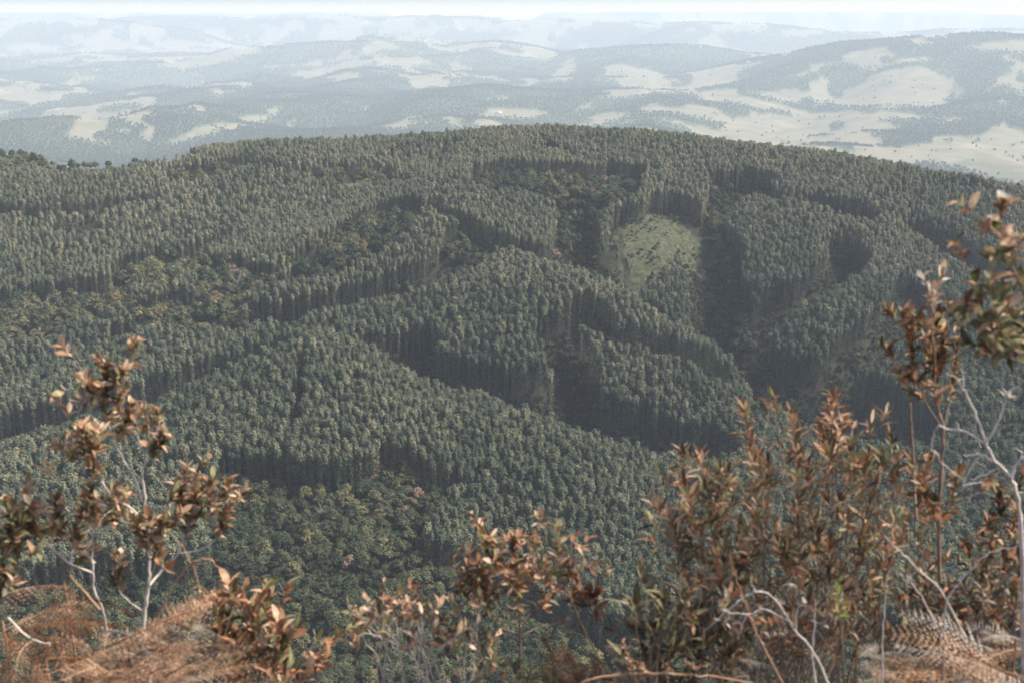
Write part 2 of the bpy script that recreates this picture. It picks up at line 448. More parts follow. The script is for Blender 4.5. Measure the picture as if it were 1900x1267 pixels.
# ------------------------------------------------------------------ zones of cover, as plan polygons on the land
NATIVE = [world_poly(p, 9.0) for p in [
 [(415,885),(520,900),(600,912),(690,872),(760,866),(830,884),(905,908),(840,935),(795,968),(770,1035),(840,1062),(950,1090),(1040,1150),(1150,1230),(1230,1266),(-100,1266),(-100,1110),(100,1082),(240,1072),(390,1060),(405,960)],
 [(870,325),(960,310),(1080,325),(1190,320),(1190,380),(1140,400),(1100,430),(1080,475),(1050,465),(1040,420),(990,385),(900,370),(855,345)],
 [(1310,330),(1400,345),(1440,345),(1400,380),(1350,420),(1340,470),(1345,500),(1350,570),(1400,650),(1440,720),(1560,740),(1500,800),(1385,800),(1352,690),(1325,590),(1308,520),(1298,440),(1305,400)],
 [(-60,585),(60,548),(240,545),(260,585),(150,628),(40,660),(-60,675)],
 [(540,490),(620,435),(700,395),(780,385),(800,420),(720,470),(650,520),(560,535)],
 [(190,520),(250,488),(330,474),(392,484),(385,525),(300,555),(210,550)],
 [(380,500),(460,485),(525,522),(460,585),(360,570)],
 [(250,585),(330,560),(440,605),(340,640),(200,650)],
 [(820,475),(900,462),(960,472),(910,505),(840,505)],
 [(560,330),(660,318),(740,330),(700,362),(600,372)],
 [(80,440),(180,425),(230,440),(140,470)],
 [(300,330),(420,315),(480,325),(400,350),(310,352)],
]]
GRASS = [world_poly(p, 0.5) for p in [
 [(1112,500),(1140,448),(1150,425),(1200,415),(1235,396),(1290,412),(1315,440),(1318,490),(1298,508),(1255,512),(1228,560),(1190,590),(1160,570),(1135,530)],
]]
TRACK = [world_poly([(1150, 470), (1200, 492), (1250, 489), (1320, 480)], 0.0), world_poly([(1180, 418), (1230, 440), (1262, 470)], 0.0)]
MIXED = [(-560, 790), (-400, 790), (-330, 812), (-275, 838), (-240, 862), (-245, 905), (-280, 960), (-620, 960)]

# far pastures: bearings on the far land
PAST_PX = [
 [(0,158),(150,160),(60,186),(0,170)],[(80,218),(200,186),(290,190),(330,210),(250,227),(180,237)],[(110,255),(200,217),(280,217),(265,268),(150,266)],
 [(280,165),(370,142),(480,162),(430,182)],[(270,182),(380,200),(310,206)],[(430,215),(500,204),(505,218),(450,226)],[(300,266),(420,236),(590,217),(560,230),(440,247),(330,270)],
 [(280,124),(400,96),(500,98),(380,132)],[(520,124),(640,86),(700,73),(780,100),(835,150),(770,175),(735,122),(650,118),(672,152),(560,150)],
 [(750,66),(830,76),(862,97),(790,94)],[(860,110),(955,152),(870,168),(838,132)],[(815,184),(885,174),(880,180)],[(878,186),(955,175),(930,193)],
 [(780,216),(850,221),(800,231)],[(880,217),(950,200),(1012,205),(1000,228)],[(1052,210),(1140,172),(1240,152),(1246,166),(1180,188),(1100,210)],
 [(1258,164),(1300,137),(1425,112),(1400,127),(1300,153)],[(1175,204),(1312,185),(1300,198)],[(1430,148),(1550,122),(1645,105),(1620,117),(1500,143)],
 [(1640,135),(1720,92),(1705,122)],[(1480,184),(1540,152),(1575,182)],[(1628,198),(1700,165),(1772,180),(1760,195)],[(1755,138),(1800,165),(1780,184)],
 [(1828,184),(1910,100),(1910,184)],[(1338,210),(1465,183),(1450,198),(1360,213)],[(1800,200),(1910,190),(1910,201)],[(1238,218),(1322,210),(1310,225)],
 [(1425,246),(1545,238),(1500,248)],[(1545,282),(1700,261),(1790,250),(1910,238),(1950,310),(1850,322),(1760,318),(1700,295)],[(1000,228),(1120,211),(1185,228),(1060,236)],
 [(0,88),(120,82),(160,92),(0,108)],[(150,100),(300,84),(420,84),(300,100)],[(380,84),(480,72),(500,80),(420,92)],[(1000,100),(1060,106),(1010,120)],[(985,150),(1060,108),(1075,118),(1010,160)],
 [(1400,102),(1480,96),(1470,108)],[(560,60),(680,56),(700,64),(600,70)],[(900,58),(1000,62),(980,70)],[(150,62),(320,60),(300,72)],[(1600,75),(1750,72),(1700,82)],
]
PAST = []
for p in PAST_PX:
    w = world_poly(p, 0.0, 2200, 34000)
    if len(w) > 2: PAST.append(w)

def pasture_at(x, y):
    j = 28.0 + 0.012 * np.hypot(x, y)
    wx = x + (fbm(x / 280, y / 280, 201, 3) - 0.5) * 2 * j; wy = y + (fbm(x / 280, y / 280, 211, 3) - 0.5) * 4 * j
    m = np.zeros(x.shape, bool)
    for P in PAST:
        a = np.array(P); b = (wx > a[:, 0].min()) & (wx < a[:, 0].max()) & (wy > a[:, 1].min()) & (wy < a[:, 1].max())
        if b.any():
            q = np.zeros(x.shape, bool); q[b] = in_poly(wx[b], wy[b], P); m |= q
    r = np.hypot(x, y)
    n = 0.6 * fbm(x / 1000, y / 1000, 221, 4) + 0.4 * fbm(x / 380, y / 600, 227, 3)
    m |= (n > 0.545 - 0.09 * sstep(11000, 20000, r)) & (r > 3000)
    strip = fbm(x / 200, y / 200, 231, 3)
    return m & (strip < 0.61)

# ------------------------------------------------------------------ the ground: one sheet from the look-out to the horizon
def build_terrain():
    az = np.concatenate([np.radians(np.linspace(-180, -34, 44, endpoint=False)), np.radians(np.linspace(-34, 34, 720, endpoint=False)), np.radians(np.linspace(34, 180, 44, endpoint=False))])
    r = np.concatenate([np.geomspace(0.5, 8, 46, endpoint=False), np.geomspace(8, 300, 60, endpoint=False), np.arange(300, 1000, 3.2),
                        np.geomspace(1000, 17000, 340, endpoint=False), np.geomspace(17000, 70000, 80)])
    R, A = np.meshgrid(r, az, indexing='ij')
    X, Y = R * np.sin(A), R * np.cos(A)
    Z = height(X, Y)
    nr, na = R.shape
    V = np.c_[X.ravel(), Y.ravel(), Z.ravel()]
    i = np.arange(nr - 1)[:, None]; j = np.arange(na)[None]; j2 = (j + 1) % na
    F = np.stack([i * na + j, i * na + j2, (i + 1) * na + j2, (i + 1) * na + j], -1).reshape(-1, 4)[:, ::-1]
    me = mesh_np('ground', V, np.ascontiguousarray(F), [M_LAND], smooth=True)
    col = np.zeros((nr * na, 4), np.float32)
    x, y, rr = V[:, 0], V[:, 1], R.ravel()
    far = rr > 1250
    col[far, 0] = pasture_at(x[far], y[far])
    col[:, 2] = sstep(1000, 1250, rr)
    for P in GRASS: col[:, 1] = np.maximum(col[:, 1], in_poly(x + (fbm(x / 22, y / 22, 8, 3) - 0.5) * 60, y + (fbm(x / 22, y / 22, 9, 3) - 0.5) * 90, P))
    for T in TRACK: col[:, 0] = np.maximum(col[:, 0], (seg_dist(x, y, T)[0] < 2.0 + vnoise(x / 5, y / 5, 77)) & (rr < 1000) & (col[:, 1] > 0))
    mx = in_poly(x, y, MIXED)
    col[:, 1] = np.maximum(col[:, 1], mx * 1.0); col[:, 0] = np.maximum(col[:, 0], mx * (fbm(x / 60, y / 60, 12, 3) > 0.5))
    col[:, 3] = 1 - sstep(9, 30, rr)
    a = me.color_attributes.new('land', 'FLOAT_COLOR', 'POINT')
    a.data.foreach_set('color', col.ravel())
    o = link('terrain', me); tag(o, 'forested hills falling from the look-out to the far valley and horizon', None, kind='structure')
    return o
build_terrain()

# ------------------------------------------------------------------ tree forms
def tube_np(pts, rad, segs=5):
    """open tube along points (n,3) with radii; quads"""
    pts = np.asarray(pts, float); n = len(pts)
    V, F = [], []
    t = np.gradient(pts, axis=0); t /= np.linalg.norm(t, axis=1)[:, None] + 1e-9
    ref = np.array([0.31, 0.95, 0.07])
    for k in range(n):
        a = np.cross(t[k], ref); a /= np.linalg.norm(a) + 1e-9; b = np.cross(t[k], a)
        for s in range(segs):
            th = 2 * math.pi * s / segs
            V.append(pts[k] + rad[k] * (a * math.cos(th) + b * math.sin(th)))
    for k in range(n - 1):
        for s in range(segs):
            s2 = (s + 1) % segs
            F.append((k * segs + s, k * segs + s2, (k + 1) * segs + s2, (k + 1) * segs + s))
    return np.array(V), np.array(F)

def merge(parts):
    V, F, o = [], [], 0
    for v, f in parts:
        V.append(v); F.append(np.asarray(f) + o); o += len(v)
    return np.vstack(V), np.vstack(F)

def leaf_quads(P, N, size, rg, jit=0.55):
    """small leaf sprays at points P facing roughly along N"""
    n = len(P)
    d = N + rg.normal(0, jit, (n, 3)); d /= np.linalg.norm(d, axis=1)[:, None]
    a = np.cross(d, rg.normal(0, 1, (n, 3))); a /= np.linalg.norm(a, axis=1)[:, None] + 1e-9
    b = np.cross(d, a)
    s = size * rg.uniform(0.6, 1.3, (n, 1)); e = s * rg.uniform(0.5, 0.9, (n, 1))
    V = np.stack([P - a * s, P + b * e - d * s * .15, P + a * s, P - b * e - d * s * .15], 1).reshape(-1, 3)
    return V, np.arange(4 * n).reshape(-1, 4)

def ball(c, r, rg, nu=6, nv=4):
    """lumpy closed ball, quads"""
    V = []
    for i in range(nv + 1):
        ph = math.pi * i / nv
        for j in range(nu):
            th = 2 * math.pi * j / nu
            k = rg.uniform(0.8, 1.1)
            V.append((c[0] + r[0] * k * math.sin(ph) * math.cos(th), c[1] + r[1] * k * math.sin(ph) * math.sin(th), c[2] + r[2] * k * math.cos(ph)))
    F = [(i * nu + j, (i + 1) * nu + j, (i + 1) * nu + (j + 1) % nu, i * nu + (j + 1) % nu) for i in range(nv) for j in range(nu)]
    return np.array(V), np.array(F)

def eucalypt(seed):
    """slender plantation eucalypt, 22 m: bare bole, egg-shaped crown of small sprays in uneven clumps, thin sprays below it"""
    rg = np.random.default_rng(seed)
    H = 22.0; lean = rg.normal(0, 0.22, 2); zs = np.linspace(-1.0, H * 0.95, 7)
    def axis(z): return np.array([lean[0] * (z / H) ** 2 * 2, lean[1] * (z / H) ** 2 * 2, z])
    trunk = tube_np([axis(z) for z in zs], np.linspace(0.13, 0.03, 7), 5)
    parts = []
    top = H * rg.uniform(0.97, 1.04); base = top - rg.uniform(4.6, 6.6); wmax = rg.uniform(1.55, 2.0)
    def rad(t): return wmax * (max(t, 0) ** 0.5) * (max(1 - t, 0) ** 0.45) * 1.85
    parts.append(ball(axis(base + (top - base) * 0.45), (wmax * .66, wmax * .66, (top - base) * .40), rg, 7, 6))
    P, N = [], []
    for k in range(24):                          # clumps
        t = 0.06 + 0.9 * ((k + rg.uniform(0, 1)) / 24); th = 2.4 * k + rg.uniform(-.5, .5)
        z = base + (top - base) * t
        c = axis(z) + np.array([math.cos(th), math.sin(th), 0]) * rad(t) * rg.uniform(0.5, 0.88)
        cr = rg.uniform(0.45, 0.72) * (1.05 - 0.4 * t)
        q = rg.normal(0, 1, (14, 3)); q /= np.linalg.norm(q, axis=1)[:, None]; q[:, 2] = np.abs(q[:, 2]) * 0.95 - 0.22
        P.append(c + q * cr * np.array([1, 1, 1.15])); N.append(q * .7 + np.array([math.cos(th) * .5, math.sin(th) * .5, .75]))
    parts.append(leaf_quads(np.vstack(P), np.vstack(N), 0.31, rg, .4))
    n = 230                                      # thin hanging sprays lower on the bole
    z = H * .12 + (base + 1.0 - H * .12) * rg.uniform(0, 1, n) ** .55; th = rg.uniform(0, 6.28, n); rr = rg.uniform(.2, 1.35, n)
    Pp = np.c_[np.cos(th) * rr, np.sin(th) * rr, z]
    parts.append(leaf_quads(Pp, np.c_[np.cos(th), np.sin(th), th * 0 + .2], 0.30, rg))
    return trunk, merge(parts)

def broadleaf(seed, spread=4.0, H=10.5, nl=9, quads=38, size=0.48):
    """rounded native tree: forked trunk, crown of several uneven lobes"""
    rg = np.random.default_rng(seed)
    parts, tr = [], []
    tr.append(tube_np([(0, 0, -1), (0.1, 0, H * .3), (0.0, .1, H * .62)], [.2, .15, .1], 5))
    for k in range(nl):
        th = 2.4 * k + rg.uniform(-.4, .4); q = math.sqrt((k + .3) / nl)
        rr = spread * 0.62 * q
        lr = spread * rg.uniform(.34, .52)
        c = np.array([math.cos(th) * rr, math.sin(th) * rr, H * (0.80 - 0.26 * q * q) + rg.uniform(-.7, .7)])
        tr.append(tube_np([(0, 0, H * rg.uniform(.25, .45)), c * np.array([.5, .5, 1]) - np.array([0, 0, lr * .8]), c], [.09, .06, .03], 4))
        parts.append(ball(c - np.array([0, 0, lr * .15]), (lr * .72, lr * .72, lr * .6), rg, 6, 4))
        d = rg.normal(0, 1, (quads, 3)); d /= np.linalg.norm(d, axis=1)[:, None]; d[:, 2] = np.where(d[:, 2] < -.3, -d[:, 2], d[:, 2])
        parts.append(leaf_quads(c + d * lr * rg.uniform(.78, 1.08, (quads, 1)) * np.array([1, 1, .85]), d + np.array([0, 0, .35]), size, rg, .5))
    return merge(tr), merge(parts)

def bare_tree(seed, H=11.0):
    rg = np.random.default_rng(seed); tr = [tube_np([(0, 0, -1), (.1, 0, H * .4), (.2, .1, H * .7)], [.2, .14, .07], 5)]
    for k in range(16):
        th = 2.4 * k; z0 = H * rg.uniform(.35, .68); L = H * rg.uniform(.25, .42)
        d = np.array([math.cos(th), math.sin(th), rg.uniform(.5, 1.4)]); d /= np.linalg.norm(d)
        s = np.array([.12, .03, z0]); m = s + d * L * .5; e = s + d * L + np.array([0, 0, L * .12])
        tr.append(tube_np([s, m, e], [.09, .07, .03], 4))
        for q in range(3):
            w = d + rg.normal(0, .5, 3); tr.append(tube_np([m, m + w * L * .3, e + w * L * .2], [.05, .04, .02], 3))
    return merge(tr)

# a form = (trunk mesh, crown mesh, joined mesh used where the wood is one mass)
def make_form(name, trunk, crown, mt, mc):
    tm = mesh_np(name + '_trunk', trunk[0], trunk[1], [mt], smooth=True)
    cm = mesh_np(name + '_crown', crown[0], crown[1], [mc]) if crown else None
    if crown:
        v, f = merge([trunk, crown]); idx = np.r_[np.zeros(len(trunk[1]), int), np.ones(len(crown[1]), int)]
        jm = mesh_np(name, v, f, [mt, mc], mat_idx=idx)
    else: jm = tm
    return tm, cm, jm

EU_FORMS = [make_form('eucalypt_form', *eucalypt(100 + k), M_TRUNK, M_EU) for k in range(9)]
NA_FORMS = [make_form('broadleaf_form', *broadleaf(200 + k, 3.6 + 0.35 * (k % 4), 9.0 + 0.8 * (k % 3), 8 + k % 4), M_WOOD, M_NA) for k in range(8)]
NA_FORMS.append(make_form('bare_form', bare_tree(300), None, M_BARE, None))
FAR_FORMS = [make_form('distant_form', *broadleaf(400 + k, 5.0, 12.0 + k, 6, 14, 1.0), M_WOOD, M_FAR) for k in range(4)]

def forms_collection(name, forms):
    c = bpy.data.collections.new(name)
    for k, f in enumerate(forms):
        c.objects.link(bpy.data.objects.new('%s_%02d' % (name, k), f[2]))
    return c

def scatter_group(coll):
    g = bpy.data.node_groups.new('plant_' + coll.name, 'GeometryNodeTree')
    g.interface.new_socket('Geometry', in_out='INPUT', socket_type='NodeSocketGeometry')
    g.interface.new_socket('Geometry', in_out='OUTPUT', socket_type='NodeSocketGeometry')
    N, L = g.nodes, g.links
    gi, go = N.new('NodeGroupInput'), N.new('NodeGroupOutput')
    ci = N.new('GeometryNodeCollectionInfo'); ci.inputs['Collection'].default_value = coll
    ci.inputs['Separate Children'].default_value = True; ci.inputs['Reset Children'].default_value = True
    ip = N.new('GeometryNodeInstanceOnPoints'); ip.inputs['Pick Instance'].default_value = True
    def attr(n, t):
        a = N.new('GeometryNodeInputNamedAttribute'); a.data_type = t; a.inputs[0].default_value = n; return a.outputs[0]
    e2r = N.new('FunctionNodeEulerToRotation')
    L.new(attr('rot', 'FLOAT_VECTOR'), e2r.inputs[0])
    L.new(gi.outputs[0], ip.inputs['Points']); L.new(ci.outputs[0], ip.inputs['Instance'])
    L.new(attr('form', 'INT'), ip.inputs['Instance Index']); L.new(e2r.outputs[0], ip.inputs['Rotation'])
    L.new(attr('scl', 'FLOAT_VECTOR'), ip.inputs['Scale']); L.new(ip.outputs[0], go.inputs[0])
    return g

def scatter(name, P, form, rot, scl, tint, group, label):
    me = bpy.data.meshes.new(name)
    me.vertices.add(len(P)); me.vertices.foreach_set('co', np.asarray(P, np.float32).ravel())
    a = me.attributes.new('form', 'INT', 'POINT'); a.data.foreach_set('value', form.astype(np.int32))
    a = me.attributes.new('rot', 'FLOAT_VECTOR', 'POINT'); a.data.foreach_set('vector', rot.astype(np.float32).ravel())
    a = me.attributes.new('scl', 'FLOAT_VECTOR', 'POINT'); a.data.foreach_set('vector', scl.astype(np.float32).ravel())
    a = me.attributes.new('tint', 'FLOAT', 'POINT'); a.data.foreach_set('value', tint.astype(np.float32))
    o = link(name, me); tag(o, label, None, kind='stuff')
    md = o.modifiers.new('planting', 'NODES'); md.node_group = group
    return o

def project(P):
    """frame position of world points (survey pixels) and depth"""
    x, y, z = P[:, 0], P[:, 1], P[:, 2]
    d = y * math.cos(PITCH) - z * math.sin(PITCH); up = y * math.sin(PITCH) + z * math.cos(PITCH)
    d = np.maximum(d, 1e-3)
    return CU + FPX * x / d, CV - FPX * up / d, d

# ------------------------------------------------------------------ planting
def jitter_grid(x0, x1, y0, y1, dx, dy, ang, jit, rg):
    cx, cy = (x0 + x1) / 2, (y0 + y1) / 2; R = math.hypot(x1 - x0, y1 - y0) / 2
    a, b = np.meshgrid(np.arange(-R, R, dx), np.arange(-R, R, dy), indexing='ij')
    a = a + rg.uniform(-jit, jit, a.shape) * dx; b = b + rg.uniform(-jit, jit, b.shape) * dy
    x = cx + a * math.cos(ang) - b * math.sin(ang); y = cy + a * math.sin(ang) + b * math.cos(ang)
    m = (x > x0) & (x < x1) & (y > y0) & (y < y1)
    return x[m], y[m]

def sector(x, y, pad=45.0):
    return np.abs(x) < y * 0.485 + pad

NDIST = lambda x, y: (fbm(x / 9, y / 9, 61, 2) - 0.5)

def zones(x, y):
    """native wood, open ground and gully masks"""
    wx, wy = x + (vnoise(x / 18, y / 18, 41) - .5) * 14, y + (vnoise(x / 18, y / 18, 42) - .5) * 14
    nat = np.zeros(x.shape, bool)
    for P in NATIVE: nat |= in_poly(wx, wy, P)
    gr = np.zeros(x.shape, bool)
    for P in GRASS: gr |= in_poly(wx, wy, P)
    gul = np.zeros(x.shape, bool)
    for pts, dep, w, fr in GUL:
        d, _ = seg_dist(wx * .5 + x * .5, wy * .5 + y * .5, pts); gul |= d < fr
    return nat, gr, gul, in_poly(wx, wy, MIXED)

TRACKS = [world_poly([(562, 632), (556, 690), (548, 770)], 20), world_poly([(480, 760), (560, 700), (600, 640)], 20)[:0]]

rg = np.random.default_rng(11)
ex, ey = jitter_grid(-640, 640, 318, 1000, 3.3, 3.0, 0.35, 0.30, rg)
k = sector(ex, ey); ex, ey = ex[k], ey[k]
yx, yy = jitter_grid(-640, 640, 590, 1000, 2.75, 2.5, 0.35, 0.30, rg)     # the younger, closer planting of the upper slopes
k = sector(yx, yy); yx, yy = yx[k], yy[k]
young = lambda x, y: y + (fbm(x / 70, y / 70, 611, 2) - .5) * 60 > 655 + .06 * x
k = ~young(ex, ey); q = young(yx, yy)
ex, ey = np.r_[ex[k], yx[q]], np.r_[ey[k], yy[q]]
nat, gr, gul, mixd = zones(ex, ey)
keep = ~(nat | gr | gul | mixd) & (ey > 372) & (ey < np.interp(ex, [p[0] for p in CREST_XY], [p[1] for p in CREST_XY]) + 55)
for T in TRACKS:
    if len(T) > 1: keep &= seg_dist(ex, ey, T)[0] > 2.3
keep &= rg.uniform(0, 1, len(ex)) > 0.03
loose = fbm(ex / 95, ey / 95, 303, 3) > 0.60                       # looser, older stands on the left flank
keep &= ~(loose & (ex < -40) & (ey > 600) & (rg.uniform(0, 1, len(ex)) < 0.45))
ex, ey = ex[keep], ey[keep]
ez = height(ex, ey)
stand = fbm(ex / 120, ey / 120, 71, 2)
hs = (0.86 + 0.26 * stand) * rg.normal(1.0, 0.06, len(ex)).clip(.78, 1.18)
hs = hs * np.where(young(ex, ey), .84, 1.0)
ws = hs * rg.uniform(0.9, 1.18, len(ex))
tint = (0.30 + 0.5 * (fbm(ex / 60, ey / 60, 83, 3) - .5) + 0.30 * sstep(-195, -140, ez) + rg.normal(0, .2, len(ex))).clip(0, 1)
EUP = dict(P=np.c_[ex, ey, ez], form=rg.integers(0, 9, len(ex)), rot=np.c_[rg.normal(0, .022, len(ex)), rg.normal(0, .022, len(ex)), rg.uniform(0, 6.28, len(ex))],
           scl=np.c_[ws, ws, hs], tint=tint)

nx, ny = jitter_grid(-640, 640, 290, 1290, 5.0, 4.7, 0.1, 0.42, rg)
k = sector(nx, ny); nx, ny = nx[k], ny[k]
nat, gr, gul, mixd = zones(nx, ny)
low = gul & ~nat
keep = (nat | (low) | (mixd & (rg.uniform(0, 1, len(nx)) < 0.34 * (fbm(nx / 45, ny / 45, 99, 2) > .5))) | (ny < 380)) & ~gr
keep |= gr & (rg.uniform(0, 1, len(nx)) < 0.16)
nx, ny, low = nx[keep], ny[keep], low[keep]; grk, mixk = gr[keep], mixd[keep]
nz = height(nx, ny)
s = rg.uniform(.62, 1.12, len(nx)) * (0.82 + .3 * fbm(nx / 50, ny / 50, 17, 2))
s = np.where(low, s * .55, s); s = np.where(grk, s * .4, s)
nt_ = (0.38 + 0.7 * (fbm(nx / 40, ny / 40, 23, 3) - .5) + rg.normal(0, .2, len(nx))).clip(0, .84)
r = rg.uniform(0, 1, len(nx)); nt_ = np.where(r > .988, rg.uniform(.9, 1, len(nx)), nt_)
left = (nx < -90) & (ny > 590)                    # dry, flowering canopy on the left flank
nt_ = np.where(left, (nt_ + rg.uniform(.0, .28, len(nx))).clip(0, .84), nt_)
s = np.where(left & ~low & ~mixk, s * 1.45, np.where(mixk, s * .8, s))
form = rg.integers(0, 8, len(nx)); form = np.where(rg.uniform(0, 1, len(nx)) > .985, 8, form)
NAP = dict(P=np.c_[nx, ny, nz], form=form, rot=np.c_[rg.normal(0, .05, len(nx)), rg.normal(0, .05, len(nx)), rg.uniform(0, 6.28, len(nx))],
           scl=np.c_[s, s, s * rg.uniform(.85, 1.2, len(nx))], tint=nt_)

# low thicket filling the gullies
bx, by = jitter_grid(-640, 640, 372, 1290, 2.9, 2.7, 0.5, 0.45, rg)
k = sector(bx, by); bx, by = bx[k], by[k]
nat, gr, gul, mixd = zones(bx, by)
tuft = gr & (fbm(bx / 16, by / 16, 501, 2) + rg.normal(0, .05, len(bx)) > .62)
fringe = np.zeros(len(bx), bool)
for P in GRASS:
    c = [in_poly(bx + dx, by + dy, P) for dx, dy in ((9, 0), (-9, 0), (0, 14), (0, -14))]; fringe |= (c[0] | c[1] | c[2] | c[3]) & ~(c[0] & c[1] & c[2] & c[3])
tuft |= fringe & (rg.uniform(0, 1, len(bx)) < .5)
under = ~(gul | gr | nat | mixd) & (rg.uniform(0, 1, len(bx)) < .55)
k = (gul & ~gr) | tuft | under; bx, by, tuft, under = bx[k], by[k], tuft[k], under[k]
bz = height(bx, by); s = np.where(tuft, .05 + .30 * rg.uniform(0, 1, len(bx)) ** 2, rg.uniform(.26, .52, len(bx)))
s = np.where(under, rg.uniform(.2, .42, len(bx)), s)
for key, val in dict(P=np.c_[bx, by, bz], form=rg.integers(0, 8, len(bx)), rot=np.c_[bx * 0, bx * 0, rg.uniform(0, 6.28, len(bx))], scl=np.c_[s, s, s * rg.uniform(.8, 1.3, len(bx))],
                     tint=rg.normal(.25, .14, len(bx)).clip(0, .7)).items():
    NAP[key] = np.concatenate([NAP[key], val])

# far woods
fx, fy = [], []
for (y0, y1, st) in ((1500, 4500, 12.0), (4500, 8000, 16.5), (8000, 13500, 26.0)):
    a, b = jitter_grid(-y1 * .5, y1 * .5, y0, y1, st, st, 0.2, 0.45, rg)
    k = np.abs(a) < b * 0.48 + 60; a, b = a[k], b[k]
    p = pasture_at(a, b); k = ~p | (rg.uniform(0, 1, len(a)) < .012)
    fx.append(a[k]); fy.append(b[k])
fx, fy = np.concatenate(fx), np.concatenate(fy); fz = height(fx, fy)
fr_ = np.hypot(fx, fy)
s = rg.uniform(.55, 1.0, len(fx)) * (1.2 + .8 * sstep(4500, 13500, fr_)) * (.8 + .4 * fbm(fx / 150, fy / 150, 131, 2))
FARP = dict(P=np.c_[fx, fy, fz], form=rg.integers(0, 4, len(fx)), rot=np.c_[np.zeros(len(fx)), np.zeros(len(fx)), rg.uniform(0, 6.28, len(fx))],
            scl=np.c_[s, s, s * rg.uniform(.85, 1.25, len(fx))], tint=(fbm(fx / 200, fy / 200, 141, 3) + rg.normal(0, .15, len(fx))).clip(0, 1))

def split_largest(D, n, ok):
    """indices of the n nearest that stand in open view, and the rest"""
    d = np.linalg.norm(D['P'], axis=1); d = np.where(ok, d, 1e9)
    idx = np.argsort(d)[:n]; m = np.zeros(len(d), bool); m[idx] = True
    return idx, ~m

def in_view(D, lift):
    """seen from the look-out: inside the frame, clear of the brushwood, and the line of sight passes over the land and its trees"""
    P = D['P'] + np.array([0, 0, lift]); u, v, d = project(P)
    ok = (u > 5) & (u < 1895) & (v > 5) & (v < 1262)
    ok &= ~((u > 1230) & (v > 830)) & ~((u < 420) & (v > 880) & (u > 20)) & ~((u < 440) & (v > 1060)) & ~((u > 650) & (v > 1130)) & ~((u > 820) & (u < 1100) & (v > 985))
    return ok

def plant(D, idx, forms, name, cat, group, label_of, trunk_name='trunk'):
    for i in idx:
        f = forms[int(D['form'][i])]
        e = bpy.data.objects.new(name, None); ROOT.objects.link(e)
        e.location = D['P'][i]; e.rotation_euler = D['rot'][i]; e.scale = D['scl'][i]
        e.empty_display_size = 0.5
        tag(e, label_of(D['P'][i], D, i), cat, group)
        t = link(trunk_name, f[0], e)
        if f[1] is not None:
            c = link('crown', f[1], e); c['tint'] = float(D['tint'][i])

def eu_label(p, D, i):
    u, v, _ = project(np.array([p + np.array([0, 0, 16.])])); u, v = u[0], v[0]; t = D['tint'][i]
    c = 'pale straw green' if t > .62 else 'grey green' if t > .34 else 'dark bluish green'
    if u < 420: return c + ' eucalyptus in the dense stand behind the tall open shrub'
    if u < 760: return c + ' eucalyptus along the stand edge above the broadleaf hollow'
    if u < 1000: return c + ' eucalyptus on the slope just above the rusty forked shrub'
    return c + ' eucalyptus on the slope beside the dense lance leaved shrubs'

SPECIAL = [  # bearing, kind of tree, size, tint, label
 (1207, 236, 'na', 1.25, .25, 'tall dark round tree standing above the crest of the plantation'),
 (1376, 262, 'na', 1.15, .30, 'tall round tree poking above the sloping crest at the plantation edge'),
 (432, 500, 'na', 1.3, 1.0, 'pinkish flowering tree beside the brown thicket on the left flank'),
 (1030, 470, 'na', 1.0, 1.0, 'pale pink flowering tree on top of the middle hump'),
 (702, 862, 'na', .75, 1.0, 'reddish pink tree at the foot of the eucalyptus stand above the hollow'),
 (900, 338, 'na', 1.0, .86, 'yellowish tree in the upper wooded basin'),
 (705, 950, 'na', .9, .84, 'ochre yellow crowned tree in the middle of the wooded hollow'),
 (600, 945, 'bare', 1.0, .5, 'leafless grey tree under the eucalyptus stand edge in the hollow'),
 (787, 385, 'eu', 1.25, .5, 'lone eucalyptus taller than its neighbours on the upper slope'),
]
def plant_special():
    for u, v, kind, sc, ti, lab in SPECIAL:
        q = surface_hit(u, v, 8.0 * sc if kind != 'eu' else 18.0)
        if not q: continue
        p = np.array([q[0], q[1], float(height(np.array([q[0]]), np.array([q[1]]))[0])])
        forms, f = (EU_FORMS, 3) if kind == 'eu' else (NA_FORMS, 8 if kind == 'bare' else 5)
        D = dict(P=np.array([p]), form=np.array([f]), rot=np.zeros((1, 3)), scl=np.full((1, 3), sc), tint=np.array([ti]))
        plant(D, [0], forms, 'eucalyptus_tree' if kind == 'eu' else 'broadleaf_tree', 'tree', None, lambda *a: lab)

def na_label(p, D, i):
    f, t = int(D['form'][i]), D['tint'][i]
    if f == 8: return 'leafless grey tree with bare branches among the round crowns of the hollow'
    if t > .88: return 'small reddish crowned broadleaf tree among green ones in the hollow'
    if t > .62: return 'yellowish olive broadleaf tree with rounded crown in the wooded hollow'
    if t > .3: return 'mid green broadleaf tree with rounded crown in the wooded hollow'
    return 'dark green broadleaf tree with rounded crown in the wooded hollow'

